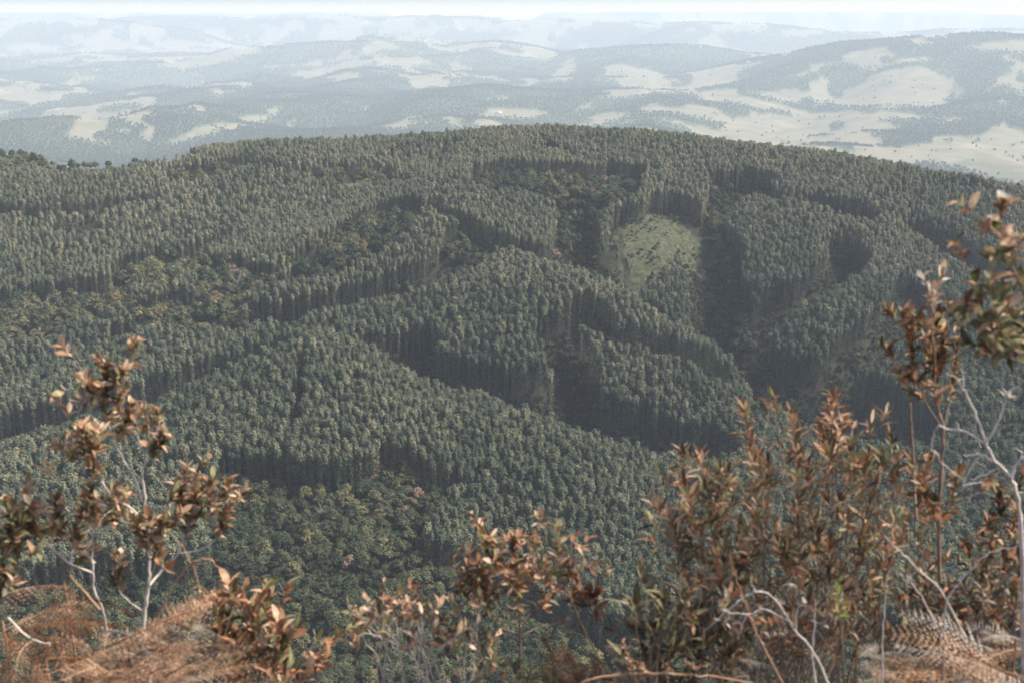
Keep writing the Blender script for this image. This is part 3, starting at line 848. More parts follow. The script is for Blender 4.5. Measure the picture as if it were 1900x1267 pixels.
ei, er = split_largest(EUP, 300, in_view(EUP, 17.0))
ni, nr_ = split_largest(NAP, 300, in_view(NAP, 7.0))
plant(EUP, ei, EU_FORMS, 'eucalyptus_tree', 'tree', 'plantation eucalyptus trees nearest the look-out', eu_label)
plant(NAP, ni, NA_FORMS, 'broadleaf_tree', 'tree', 'broadleaf trees in the wooded hollow', na_label)
plant_special()
sub = lambda D, m: {k: v[m] for k, v in D.items()}
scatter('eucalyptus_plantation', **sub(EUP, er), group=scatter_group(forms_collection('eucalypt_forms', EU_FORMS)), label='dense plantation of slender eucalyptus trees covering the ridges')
scatter('native_forest', **sub(NAP, nr_), group=scatter_group(forms_collection('broadleaf_forms', NA_FORMS)), label='dark native broadleaf forest filling the gullies and hollows')
scatter('distant_woodland', **FARP, group=scatter_group(forms_collection('distant_forms', FAR_FORMS)), label='far off woodland patches between pale pastures')

# ------------------------------------------------------------------ haze: one even body of air round everything
def build_haze():
    m, nt = new_mat('haze_air')
    p = nd(nt, 'ShaderNodeVolumePrincipled')
    p.inputs['Color'].default_value = (0.585, 0.648, 0.71, 1)
    p.inputs['Density'].default_value = 0.98e-4
    p.inputs['Anisotropy'].default_value = 0.0
    o = nd(nt, 'ShaderNodeOutputMaterial'); nt.links.new(p.outputs[0], o.inputs['Volume'])
    x, y0, y1, z0, z1 = 75000.0, -75000.0, 75000.0, -1150.0, 60.0
    V = [(-x, y0, z0), (x, y0, z0), (x, y1, z0), (-x, y1, z0), (-x, y0, z1), (x, y0, z1), (x, y1, z1), (-x, y1, z1)]
    F = [(3, 2, 1, 0), (4, 5, 6, 7), (0, 1, 5, 4), (1, 2, 6, 5), (2, 3, 7, 6), (3, 0, 4, 7)]
    me = mesh_np('haze', V, F, [m])
    tag(link('haze', me), 'pale blue haze thickening over the far hills', None, kind='stuff')
build_haze()

# ------------------------------------------------------------------ far farms and pylons
M_WALL = noise_mat('limewash', (0.62, 0.60, 0.56), (0.78, 0.76, 0.72), .3)
M_ROOF = noise_mat('clay_roof', (0.22, 0.11, 0.08), (0.34, 0.18, 0.13), .4)
M_DARK = noise_mat('dark_opening', (0.03, 0.03, 0.035), (0.05, 0.05, 0.055), 1.0)
M_STEEL = noise_mat('galvanised_steel', (0.34, 0.35, 0.36), (0.46, 0.47, 0.48), .5, .6)

def boxes(L):
    V, F = [], []
    for (x0, x1, y0, y1, z0, z1) in L:
        b = len(V); V += [(x, y, z) for z in (z0, z1) for x, y in ((x0, y0), (x1, y0), (x1, y1), (x0, y1))]
        F += [tuple(b + i for i in q) for q in ((3, 2, 1, 0), (4, 5, 6, 7), (0, 1, 5, 4), (1, 2, 6, 5), (2, 3, 7, 6), (3, 0, 4, 7))]
    return np.array(V, float), np.array(F)

def farmhouse(u, v, w, lab, rot=0.0):
    q = surface_hit(u, v, 2.0, 2200, 20000)
    if not q: return
    z = float(height(np.array([q[0]]), np.array([q[1]]))[0])
    e = bpy.data.objects.new('farmhouse', None); ROOT.objects.link(e); e.location = (q[0], q[1], z); e.rotation_euler = (0, 0, rot); tag(e, lab, 'house', 'far farm buildings')
    d, h = w * .5, w * .34
    link('wall', mesh_np('wall', *boxes([(-w / 2, w / 2, -d / 2, d / 2, -2, h)]), [M_WALL]), e)
    V = [(-w * .54, -d * .6, h), (w * .54, -d * .6, h), (w * .54, d * .6, h), (-w * .54, d * .6, h), (-w * .54, 0, h + d * .42), (w * .54, 0, h + d * .42)]
    link('roof', mesh_np('roof', V, [(0, 1, 5, 4), (2, 3, 4, 5), (1, 2, 5), (3, 0, 4), (3, 2, 1, 0)], [M_ROOF]), e)
    for k in (-.3, .3): link('window', mesh_np('window', *boxes([(k * w - w * .06, k * w + w * .06, -d / 2 - .06, -d / 2 + .05, h * .45, h * .8)]), [M_DARK]), e)
    link('door', mesh_np('door', *boxes([(-w * .045, w * .045, -d / 2 - .06, -d / 2 + .05, 0, h * .75)]), [M_DARK]), e)
for a in ((424, 76, 34, 'leftmost of three tiny white farm buildings on a far pale ridge', .2), (444, 74, 26, 'middle one of three tiny white farm buildings on a far pale ridge', -.3), (462, 77, 30, 'rightmost of three tiny white farm buildings on a far pale ridge', .5),
          (925, 211, 26, 'small white farm building in the valley pasture just beyond the crest', .1), (1416, 106, 34, 'small white farmhouse on the saddle between the right hand hills', -.2), (1388, 118, 26, 'white shed on the pasture below the saddle farmhouse', .3)): farmhouse(*a)

def pylon(u, v, H, lab):
    q = surface_hit(u, v, 0.0, 2200, 20000)
    if not q: return
    z = float(height(np.array([q[0]]), np.array([q[1]]))[0])
    e = bpy.data.objects.new('pylon', None); ROOT.objects.link(e); e.location = (q[0], q[1], z); tag(e, lab, 'pylon', 'power line pylons')
    T = []
    hw = lambda t: (1 - t) * H * .085 + H * .012
    for sx in (-1, 1):
        for sy in (-1, 1): link('leg', mesh_np('leg', *tube_np([(sx * hw(t), sy * hw(t), t * H - 1) for t in (0, .4, .75, 1)], [.28, .24, .2, .16], 4), [M_STEEL]), e)
    for i in range(7):
        t0, t1 = i / 7 * .95, (i + 1) / 7 * .95
        for s in (-1, 1):
            T.append(tube_np([(-hw(t0), s * hw(t0), t0 * H), (hw(t1), s * hw(t1), t1 * H)], [.15, .15], 3)); T.append(tube_np([(hw(t0), s * hw(t0), t0 * H), (-hw(t1), s * hw(t1), t1 * H)], [.15, .15], 3))
    link('bracing', mesh_np('bracing', *merge(T), [M_STEEL]), e)
    for k in (.7, .82, .94): link('cross_arm', mesh_np('cross_arm', *tube_np([(-H * .17, 0, k * H), (0, 0, k * H + H * .02), (H * .17, 0, k * H)], [.12, .35, .12], 4), [M_STEEL]), e)
pylon(1422, 205, 58, 'left of two steel pylons in the far valley')
pylon(1684, 178, 58, 'right one of two steel pylons, below the far wooded hill')

# ------------------------------------------------------------------ brushwood on the brink in front of the camera
def plant_mat(name, stops, rough=0.62, transl=0.34, spec=0.2):
    """one leaf colour family; each leaf takes its own shade of it"""
    m, nt = new_mat(name); L = nt.links
    oi = nd(nt, 'ShaderNodeObjectInfo')
    ge = nd(nt, 'ShaderNodeNewGeometry'); ad = nd(nt, 'ShaderNodeMath', operation='ADD'); frc = nd(nt, 'ShaderNodeMath', operation='FRACT')
    L.new(oi.outputs['Random'], ad.inputs[0]); L.new(ge.outputs['Random Per Island'], ad.inputs[1]); L.new(ad.outputs[0], frc.inputs[0])
    r = ramp(nt, stops); L.new(frc.outputs[0], r.inputs[0])
    tc = nd(nt, 'ShaderNodeTexCoord')
    nz = nd(nt, 'ShaderNodeTexNoise'); nz.inputs['Scale'].default_value = 3.0; nz.inputs['Detail'].default_value = 3
    L.new(tc.outputs['Object'], nz.inputs['Vector'])
    mr = nd(nt, 'ShaderNodeMapRange'); mr.inputs[1].default_value = .3; mr.inputs[2].default_value = .7; mr.inputs[3].default_value = .6; mr.inputs[4].default_value = 1.3
    L.new(nz.outputs['Fac'], mr.inputs[0])
    mx = nd(nt, 'ShaderNodeMix', data_type='RGBA', blend_type='MULTIPLY'); mx.inputs[0].default_value = 1
    L.new(r.outputs[0], mx.inputs[6]); L.new(mr.outputs[0], mx.inputs[7])
    p = nd(nt, 'ShaderNodeBsdfPrincipled'); p.inputs['Roughness'].default_value = rough; p.inputs['Specular IOR Level'].default_value = spec
    t = nd(nt, 'ShaderNodeBsdfTranslucent')
    L.new(mx.outputs[2], p.inputs['Base Color']); L.new(mx.outputs[2], t.inputs[0])
    ms = nd(nt, 'ShaderNodeMixShader'); ms.inputs[0].default_value = transl
    L.new(p.outputs[0], ms.inputs[1]); L.new(t.outputs[0], ms.inputs[2])
    o = nd(nt, 'ShaderNodeOutputMaterial'); L.new(ms.outputs[0], o.inputs[0])
    return m

LM = {
 'olive': plant_mat('olive_leaf', [(0, (.070, .068, .028)), (.5, (.140, .128, .055)), (1, (.26, .225, .12))]),
 'rust': plant_mat('rusty_leaf', [(0, (.085, .037, .019)), (.5, (.19, .086, .043)), (1, (.33, .175, .098))]),
 'tan': plant_mat('tan_leaf', [(0, (.27, .15, .082)), (.5, (.38, .235, .14)), (1, (.50, .37, .255))]),
 'dark': plant_mat('dark_leaf', [(0, (.036, .034, .020)), (.5, (.068, .055, .029)), (1, (.12, .075, .042))], .5, .2, .3),
 'fresh': plant_mat('fresh_leaf', [(0, (.13, .145, .035)), (1, (.22, .22, .06))]),
 'grey': plant_mat('withered_leaf', [(0, (.22, .19, .15)), (1, (.38, .35, .31))]),
}
M_STEM = noise_mat('shrub_stem', (0.10, 0.062, 0.042), (0.24, 0.165, 0.12), 30, .8)
M_PALE = noise_mat('bleached_stem', (0.30, 0.25, 0.21), (0.56, 0.49, 0.43), 25, .8)
M_STALK = noise_mat('orange_stalk', (0.24, 0.12, 0.06), (0.38, 0.22, 0.125), 30, .7)
M_FERN = plant_mat('dry_fern', [(0, (.15, .078, .042)), (.5, (.26, .155, .092)), (1, (.38, .26, .175))], .8, .3, .1)
M_FERN2 = plant_mat('bleached_fern', [(0, (.20, .15, .11)), (1, (.36, .32, .275))], .8, .3, .1)
M_FERN3 = plant_mat('brown_fern', [(0, (.075, .032, .016)), (1, (.19, .082, .038))], .8, .3, .1)

def leaf_mesh(name, mat, w, curl, fold, tipw=0.62):
    """blade 1 long on +X, bent along its length and folded on the midrib"""
    V, F = [], []
    st = [0, .16, .4, tipw, .86, 1.0]; wd = [.06, .55, .95, 1.0, .55, .02]
    for x, k in zip(st, wd):
        z = -curl * x * x; hw = w * .5 * k
        V += [(x, -hw, z + fold * hw), (x, 0, z), (x, hw, z + fold * hw)]
    for i in range(5):
        for j in range(2): F.append((i * 3 + j, (i + 1) * 3 + j, (i + 1) * 3 + j + 1, i * 3 + j + 1))
    return mesh_np(name, V, F, [mat], smooth=True)
LEAVES = {}
for shape, w, tw in (('broad', .42, .64), ('lance', .24, .5), ('round', .58, .6)):
    for fam in LM:
        LEAVES[shape, fam] = [leaf_mesh('%s_%s_blade' % (fam, shape), LM[fam], w * q, c, f, tw) for q, c, f in ((1, .1, .3), (.85, .35, .6), (1.1, -.12, .25), (.7, .6, 1.1))]

def W(p, Y0): return np.array(at(p[0], p[1], Y0 + (p[2] if len(p) > 2 else 0.0)))

def smooth_path(P, n=5):
    P = np.asarray(P, float)
    if len(P) < 3: return np.vstack([P[0] + (P[-1] - P[0]) * t for t in np.linspace(0, 1, 6)])
    Q = np.vstack([2 * P[0] - P[1], P, 2 * P[-1] - P[-2]]); out = []
    for i in range(1, len(Q) - 2):
        for t in np.linspace(0, 1, n, endpoint=False):
            a, b, c, d = Q[i - 1:i + 3]
            out.append(.5 * ((2 * b) + (c - a) * t + (2 * a - 5 * b + 4 * c - d) * t * t + (3 * b - a - 3 * c + d) * t ** 3))
    out.append(P[-1]); return np.array(out)

PLANTS = []
SPR = 1.75
DENS = 2.0                                   # leaf set of the season
class Plant:
    def __init__(self, name, label, cat, base, Y, group=None):
        self.Y = Y; b = W(base, Y); self.base = Vector(b)
        gz = float(height(np.array([b[0]]), np.array([b[1]]))[0])
        self.ground = gz
        self.e = bpy.data.objects.new(name, None); ROOT.objects.link(self.e); self.e.location = (b[0], b[1], gz)
        self.base = Vector((b[0], b[1], gz)); self.e.empty_display_size = .1
        tag(self.e, label, cat, group); self.leaves = []; PLANTS.append(self)
    def tube(self, P, r0, r1, mat, name='branch', segs=6, wob=.003):
        P = np.asarray(P); n = len(P)
        P = P + rg.normal(0, wob, P.shape) * np.linspace(0, 1, n)[:, None]
        k = 1 - .25 * np.abs(np.sin(np.arange(n) * 1.9)) * .5
        v, f = tube_np(P, np.linspace(r0, r1, n) * k, segs)
        return link(name, mesh_np(name, v - np.array(self.base), f, [mat], smooth=True), self.e)
    def leaf(self, p, d, up, L, shape, fam, name='leaf'):
        d = Vector(d).normalized(); u = Vector(up); y = u.cross(d)
        if y.length < 1e-4: y = Vector((1, 0, 0)).cross(d)
        y.normalize(); z = d.cross(y)
        m = Matrix((d, y, z)).transposed().to_4x4()
        self.leaves.append((random.choice(LEAVES[shape, fam]), Matrix.Translation(Vector(p) - self.base) @ m @ Matrix.Diagonal((L, L, L, 1))))
    def finish(self):
        """each leaf an object of its own, up to 300; what is left over is one mass of foliage"""
        random.shuffle(self.leaves)
        for me, m in self.leaves[:300]:
            o = bpy.data.objects.new('leaf', me); ROOT.objects.link(o); o.parent = self.e; o.matrix_local = m
        rest = self.leaves[300:]
        if rest:
            V, F, MI, mats, off = [], [], [], [], 0
            for me, m in rest:
                if me.materials[0] not in mats: mats.append(me.materials[0])
                co = np.empty(len(me.vertices) * 3); me.vertices.foreach_get('co', co); co = co.reshape(-1, 3); A = np.array(m)
                V.append(co @ A[:3, :3].T + A[:3, 3]); F += [tuple(i + off for i in q.vertices) for q in me.polygons]
                MI += [mats.index(me.materials[0])] * len(me.polygons); off += len(co)
            tag(link('foliage', mesh_np('foliage', np.vstack(V), F, mats, True, MI), self.e), kind='stuff')
    def whorl(self, P, n, span, L, shape, fams, ang=50, up=.25):
        """n leaves spiralling up the last SPAN metres of path P"""
        P = np.asarray(P); seg = np.linalg.norm(np.diff(P, axis=0), axis=1); s = np.r_[0, np.cumsum(seg)]; T = s[-1]
        n = int(round(n * DENS))
        for k in range(n):
            f = (k + .5) / n; q = T - span * (1 - f) * random.uniform(.9, 1.1); q = min(max(q, 0), T)
            i = min(int(np.searchsorted(s, q)), len(P) - 1); i = max(i, 1)
            t = (q - s[i - 1]) / max(seg[i - 1], 1e-6); c = P[i - 1] + (P[i] - P[i - 1]) * t
            tg = Vector(P[i] - P[i - 1]).normalized()
            a = tg.orthogonal().normalized(); b = tg.cross(a); th = 2.4 * k + random.uniform(-.4, .4)
            rad = a * math.cos(th) + b * math.sin(th)
            an = math.radians(ang * (1.25 - .6 * f) + random.uniform(-24, 24))
            d = tg * math.cos(an) + rad * math.sin(an) + Vector((0, 0, up * random.uniform(.3, 1.2)))
            nrm = tg * math.sin(an) - rad * math.cos(an) + Vector((random.uniform(-.3, .3),) * 3)
            self.leaf(c, d, nrm, L * random.uniform(.55, 1.25), shape, random.choice(fams))

def branchwork(pl, rows, mat, r_scale=1.0, fams=('olive', 'rust', 'tan'), shape='broad', L=.055, ang=50, up=.25, dens=1.0):
    """rows: (path in bearings, r0 mm, r1 mm, leaves, span m)"""
    for row in rows:
        path, r0, r1, n, span = row[:5]; n = int(n * dens + .5); fm = row[5] if len(row) > 5 else fams
        P = smooth_path([W(p, pl.Y) for p in path])
        pl.tube(P, r0 / 1000 * r_scale, r1 / 1000 * r_scale, mat)
        if n:
            pl.whorl(P, n, span * SPR, L * .92, shape, fm, ang, up)
            if n >= 8 and fm != ('fresh',):                                              # short side shoots fill the tuft out
                for q in range(4):
                    i = max(1, int(len(P) * random.uniform(.5, .9))); s = P[i]; e = s + (P[-1] - s) * .5 + rg.normal(0, .05, 3) + np.array([0, 0, .03])
                    Q = smooth_path([s, (s + e) / 2 + rg.normal(0, .006, 3), e]); pl.tube(Q, .0013, .0008, mat, segs=4)
                    pl.whorl(Q, max(3, n // 4), .05, L * .9, shape, fm, ang, up)

def auto_shrub(pl, base, tips, mat, n, span, fams, shape, L, spread=.25, ang=38, up=.3, fork=3, r0=5.0, jag=.075):
    """stems rise from the base and reach each tip; neighbours fork from one stem"""
    B = Vector(W(base, pl.Y)); B.z = pl.ground
    for t in tips:
        dy = random.uniform(-spread, spread); T = np.array(W((t[0], t[1], dy), pl.Y)); b = np.array(B) + rg.normal(0, .05, 3) * np.array([1, 1, 0])
        b = b + np.array([(T[0] - b[0]) * .35, 0, 0])
        m1 = b + (T - b) * .35 + rg.normal(0, .06, 3)
        m2 = b + (T - b) * .72 + rg.normal(0, .045, 3)
        P = smooth_path([b, m1, m2, T])
        pl.tube(P, r0 / 1000 * random.uniform(.6, 1.1), .0014, mat)
        pl.whorl(P, n if len(t) < 3 else t[2], span * random.uniform(.7, 1.3), L, shape, fams if len(t) < 4 else t[3], ang, up)
        if fork:
            for q in range(fork):
                k = int(len(P) * random.uniform(.45, .8)); s = P[k]
                e = s + (T - s) * random.uniform(.4, .85) + rg.normal(0, jag, 3); e[2] = min(e[2], T[2] - .01)
                Q = smooth_path([s, (s + e) / 2 + rg.normal(0, .02, 3), e])
                pl.tube(Q, .002, .001, mat, segs=5)
                pl.whorl(Q, max(3, n // 3), span * .5, L * .9, shape, fams, ang, up)

# --- the tall dry shrub at the left
S = Plant('shrub', 'tall open shrub with tan and olive leaves rising from the dry ferns', 'shrub', (262, 1190), 3.7)
WARM = ('tan', 'tan', 'tan', 'olive', 'olive', 'rust')
branchwork(S, [
 ([(258,1330),(264,1190),(268,1140),(275,1090),(277,1050),(279,1020),(272,950),(264,885)], 8, 3.5, 0, 0),
 ([(264,890),(268,862),(285,840),(303,808)], 3, 1.5, 14, .06),
 ([(269,850),(275,815),(278,788)], 1.8, .8, 0, 0), ([(270,845),(257,815),(252,780)], 1.8, .8, 2, .03),
 ([(264,930),(252,890),(236,865),(222,838,.02),(210,815,.03),(202,785,.03),(196,760,.04),(195,725,.04),(199,678,.04)], 3.5, 1.4, 26, .13),
 ([(196,745,.04),(176,728,.0),(160,700,-.02)], 1.6, 1, 12, .06), ([(196,735,.04),(214,715,.06),(222,690,.06)], 1.6, 1, 9, .05),
 ([(212,822,.03),(222,803,.06),(232,785,.07),(245,752,.08)], 2.2, 1.2, 16, .08),
 ([(265,962),(240,940,-.03),(210,922,-.05),(185,885,-.06),(165,852,-.07),(158,800,-.08)], 3.2, 1.4, 22, .11),
 ([(162,850,-.07),(138,846,-.04),(104,824,-.02)], 1.8, 1, 11, .06), ([(180,875,-.06),(176,840,-.1),(182,800,-.1)], 1.8, 1, 8, .05),
 ([(200,1180),(190,1130),(175,1095),(172,1050),(172,1000),(176,965),(170,905)], 5, 1.6, 16, .08),
 ([(173,1010),(192,985),(207,960),(214,915)], 2.4, 1.2, 12, .07),
 ([(172,1062),(130,1045,-.04),(100,1020,-.06),(70,990,-.08),(52,955,-.1),(48,925,-.1)], 4, 1.5, 20, .10),
 ([(100,1020,-.06),(98,980,-.02),(112,940,.0)], 2, 1.2, 13, .08), ([(70,990,-.08),(40,975,-.12),(18,958,-.14)], 2, 1.2, 12, .08), ([(130,1045,-.04),(140,1000,.02),(150,955,.03)], 2, 1.2, 11, .07),
 ([(277,1085),(300,1058,.05),(330,1025,.08),(345,990,.08),(352,965,.1),(330,905,.1)], 4.5, 1.5, 22, .12),
 ([(345,985,.08),(350,940,.14),(345,880,.16)], 2, 1.2, 12, .07),
 ([(333,1026,.08),(370,1020,.12),(395,1005,.14),(412,978,.14),(425,935,.15)], 2.8, 1.4, 16, .09), ([(405,985,.14),(398,945,.1),(385,895,.1)], 2, 1.2, 14, .08),
 ([(278,1035),(268,1005,-.06),(258,968,-.1)], 2.4, 1.2, 16, .08), ([(278,1025),(292,995,-.05),(300,965,-.08)], 2.2, 1.2, 14, .08),
 ([(268,1135),(235,1112,-.05),(216,1080,-.06),(222,1050,-.06)], 2.2, 1, 8, .06), ([(275,1090),(290,1040,-.08),(292,1005,-.1)], 2.4, 1, 6, .06),
 ([(176,1045),(150,1020,.06),(140,1000,.08)], 2, 1, 8, .07), ([(215,920,-.05),(212,960,-.1)], 1.5, .8, 5, .05),
], M_PALE, r_scale=1.25, fams=WARM, L=.047, ang=46, dens=1.75)

S = Plant('shrub', 'olive leaved shrub cut by the frame edge beside the ferns', 'shrub', (-40, 1200), 3.5)
branchwork(S, [
 ([(-45,1330),(-40,1200),(-20,1100),(0,1055),(12,1010),(22,965)], 5, 1.5, 26, .14), ([(-15,1090),(20,1060,.05),(35,1010,.07),(28,980,.07)], 3, 1.2, 20, .12), ([(-25,1120),(5,1090,-.05),(22,1065,-.06)], 2.6, 1.2, 14, .09),
], M_STEM, fams=('olive', 'dark', 'olive', 'tan'), L=.055)

S = Plant('shrub', 'low leafy shrub with upright rust and olive leaves right of the fern mound', 'shrub', (452, 1300), 3.6)
auto_shrub(S, (452, 1330), [(425,1085),(448,1115),(472,1125),(496,1100),(516,1155),(538,1180),(402,1112),(405,1172),(465,1175),(520,1215),(440,1205),(490,1205)], M_STEM, 10, .13, ('olive', 'rust', 'tan', 'rust'), 'broad', .062, .12, 40)
S = Plant('leafy_sprig', 'small rusty sprig beside the crooked white twig', 'shrub', (562, 1300), 3.5)
auto_shrub(S, (562, 1330), [(572,1225),(590,1235),(552,1245)], M_STEM, 7, .09, ('tan', 'rust'), 'broad', .06, .06, 35, fork=0)
S = Plant('dead_twig', 'crooked bleached twig standing between two low shrubs', 'twig', (536, 1290), 3.5)
branchwork(S, [([(530,1340),(536,1267),(547,1235),(570,1208),(582,1192),(584,1168)], 3.6, 1.5, 0, 0), ([(553,1228),(578,1218),(590,1212)], 1.6, .8, 0, 0)], M_PALE)

# --- centre
S = Plant('shrub', 'rusty shrub with a forked bare stem in the middle of the brink', 'shrub', (966, 1300), 3.8)
R4 = ('rust', 'rust', 'rust', 'tan', 'olive')
branchwork(S, [
 ([(968,1345),(966,1240),(965,1180),(966,1152)], 5.5, 4, 0, 0),
 ([(965,1175),(935,1166,-.03),(912,1142,-.05),(905,1120,-.06),(900,1060,-.06)], 3, 1.2, 18, .12), ([(970,1177),(1000,1163,.04),(1040,1153,.06),(1058,1140,.07)], 3, 1, 3, .05),
 ([(964,1154),(938,1128,.03),(922,1108,.05),(912,1060,.05),(898,1010,.05),(892,972,.05)], 3.2, 1.3, 30, .16, ('tan', 'olive', 'rust')),
 ([(965,1150),(958,1100,-.03),(955,1060,-.05),(948,1002,-.05)], 3.2, 1.3, 34, .19), ([(975,1148),(1000,1120,.03),(1014,1092,.05),(1010,1050,.05)], 2.8, 1.2, 16, .1),
 ([(968,1152),(985,1140),(1020,1112,-.04),(1040,1090,-.05)], 2.8, 1.2, 8, .08), ([(957,1090,-.03),(935,1060,-.1),(925,1030,-.1)], 2, 1, 24, .11), ([(957,1085),(980,1060,.05),(985,1030,.06)], 2, 1, 24, .11),
 ([(915,1100),(880,1090,-.06),(865,1060,-.06)], 2, 1, 20, .10), ([(905,1130),(870,1110,.05),(850,1085,.05)], 2, 1, 14, .08), ([(940,1130),(905,1095,-.1),(885,1050,-.1)], 2, 1, 18, .1),
], M_STEM, fams=R4, L=.046, shape='broad', ang=62, dens=.8)
S = Plant('sapling', 'slim leaning orange stalk with leafy tip beside the rusty central shrub', 'shrub', (1150, 1290), 3.6)
branchwork(S, [
 ([(1165,1320),(1135,1258),(1105,1210),(1085,1170),(1068,1130),(1055,1100),(1042,1060),(1036,1030),(1034,1003)], 4.2, 1.4, 22, .11, ('olive', 'tan', 'olive')),
 ([(1058,1112),(1080,1112,.04),(1112,1098,.06)], 2, 1, 18, .07, ('rust', 'rust', 'dark')), ([(1042,1068),(1055,1060),(1066,1045)], 1.5, .8, 8, .05, ('rust', 'tan')),
 ([(1080,1178),(1060,1172),(1044,1176)], 1.5, .8, 1, .03),
], M_STALK, L=.05, ang=60)

def tangle(label, us, v0, tips_v, Y, n, mat, leaves=0, fams=('olive', 'rust', 'grey'), name='bare_shrub', lean=60):
    u0, u1 = us
    pl = Plant(name, label, 'shrub', ((u0 + u1) / 2, 1290), Y)
    for k in range(n):
        bu = random.uniform(u0 + .2 * (u1 - u0), u1 - .2 * (u1 - u0)); tu = bu + random.uniform(-lean, lean) * 1.6; tv = random.uniform(*tips_v)
        tu = min(max(tu, u0), u1); dy = random.uniform(-.15, .15)
        path = [(bu, 1340), (bu + (tu - bu) * .3 + random.uniform(-14, 14), v0 + random.uniform(-20, 20), dy * .4), (bu + (tu - bu) * .7 + random.uniform(-16, 16), v0 + (tv - v0) * .55, dy * .8), (tu, tv, dy)]
        P = smooth_path([W(p, Y) for p in path]); pl.tube(P, random.uniform(.002, .004), .0008, mat, wob=.006)
        for q in range(2):
            i = random.randrange(len(P) // 2, len(P) - 2); e = P[i] + (P[-1] - P[i]) * random.uniform(.4, 1) + rg.normal(0, .05, 3)
            Q = smooth_path([P[i], (P[i] + e) / 2 + rg.normal(0, .012, 3), e]); pl.tube(Q, .0018, .0007, mat, segs=5)
            if leaves and random.random() < .6: pl.whorl(Q, leaves, .07, .045, 'broad', fams, 60, .1)
        if leaves: pl.whorl(P, leaves, .09, .045, 'broad', fams, 60, .1)
    return pl
tangle('tangle of bare grey twigs with a few curled leaves left of the rusty central shrub', (650, 940), 1240, (1075, 1205), 3.7, 24, M_PALE, 2, ('rust', 'tan', 'olive'))
S = Plant('leafy_sprig', 'small pale sprig on a thin stem beside the bare twig tangle', 'shrub', (660, 1300), 3.8)
branchwork(S, [([(655,1350),(658,1240),(661,1190),(668,1142)], 2.5, 1, 9, .09)], M_STEM, fams=('tan', 'olive', 'olive'), L=.055, ang=40)
S = Plant('leafy_sprig', 'pale green leafed sprig low between the twig tangle and forked rusty shrub', 'shrub', (880, 1300), 3.7)
auto_shrub(S, (890, 1345), [(835,1110),(868,1175),(905,1180),(915,1215),(890,1235),(845,1205)], M_STEM, 8, .09, ('olive', 'olive', 'tan', 'dark'), 'lance', .05, .12, 55, fork=0)
S = Plant('leafy_sprig', 'dark glossy low sprig at the foot of the forked rusty stem', 'shrub', (985, 1310), 3.5)
auto_shrub(S, (985, 1350), [(950,1235),(985,1245),(1010,1255)], M_STEM, 10, .09, ('olive', 'olive', 'dark'), 'lance', .055, .1, 55, fork=0)
S = Plant('fern_stalk', 'bare orange fern stalk lying along the bottom edge', 'stalk', (1250, 1300), 3.1)
branchwork(S, [([(1060,1285),(1085,1264),(1130,1253),(1200,1248),(1260,1250),(1330,1257),(1440,1278)], 4.2, 2.5, 0, 0),
               ([(1190,1300),(1178,1255),(1165,1215),(1154,1186)], 3.4, 2, 5, .05, ('tan', 'rust'))] +
              [([(u, 1250), (u + random.uniform(-14, 14), 1238), (u + random.uniform(-22, 22), 1228)], 1.8, .9, 5, .03, ('tan', 'rust')) for u in (1165, 1195, 1240, 1290)], M_STALK, L=.022, ang=60)

# --- the big shrubs at the right
BIG = ('dark', 'olive', 'olive', 'olive', 'rust', 'rust', 'rust', 'dark', 'tan')
S = Plant('shrub', 'dense rust and green shrub with upright lance leaves, next to the valley view', 'shrub', (1400, 1300), 3.7)
auto_shrub(S, (1395, 1380), [(1266,835),(1300,838,14,('olive','tan','rust')),(1336,870),(1381,760,18,('olive','tan','rust')),(1392,830,18,('tan','rust')),(1272,905),(1248,965),(1312,905),(1352,890),(1424,860),(1262,1010),
 (1332,960),(1402,950),(1300,1030),(1380,1030),(1440,990),(1345,1010)], M_STEM, 15, .17, BIG, 'lance', .062, .28, 48, r0=4, jag=.13, fork=5)
S = Plant('shrub', 'tallest of the dense rusty shrubs, with coppery top, behind the dead arched branch', 'shrub', (1540, 1300), 3.9)
auto_shrub(S, (1530, 1390), [(1468,765,10,('olive','rust','tan')),(1482,800,12,('rust','tan')),(1545,738,22,('rust','tan','rust')),(1568,775,20,('rust','tan')),(1522,790,16,('rust','tan')),(1582,812),(1612,840),(1640,835,8,('olive',)),(1500,860),
 (1590,880),(1480,930),(1562,930),(1618,920),(1460,1000),(1540,1010),(1600,990)], M_STEM, 15, .17, BIG, 'lance', .062, .28, 48, r0=4, jag=.13, fork=5)
S = Plant('shrub', 'low dark green shrub in front of the dense rusty shrubs', 'shrub', (1240, 1310), 3.4)
auto_shrub(S, (1235, 1380), [(1196,1062,10,('olive','tan')),(1178,1110),(1232,1110),(1268,1095,8,('tan','olive')),(1292,1085,8,('tan','olive')),(1172,1155),(1212,1160),(1262,1150),(1305,1140),(1335,1165),(1192,1200),(1250,1195),(1300,1205),(1350,1200)], M_STEM, 9, .12, ('dark', 'dark', 'olive', 'dark'), 'lance', .07, .2, 45)
S = Plant('shrub', 'dim brown leaved shrub low under the tall coppery one', 'shrub', (1500, 1310), 4.2)
auto_shrub(S, (1490, 1390), [(1400,1060),(1440,1080),(1490,1070),(1540,1080),(1590,1070),(1630,1060),(1660,1000),(1420,1120),(1380,1100),(1470,1130),(1520,1140),(1590,1130),(1340,1090)], M_STEM, 9, .22, ('dark', 'rust', 'dark', 'olive'), 'lance', .07, .25, 50)
S = Plant('leafy_sprig', 'bright yellow green sprig standing out in the brown undergrowth', 'shrub', (1560, 1290), 3.3)
branchwork(S, [([(1575,1370),(1562,1180),(1557,1135),(1556,1078)], 2.6, 1, 7, .09, ('fresh',))], M_STEM, shape='broad', L=.05, ang=55)

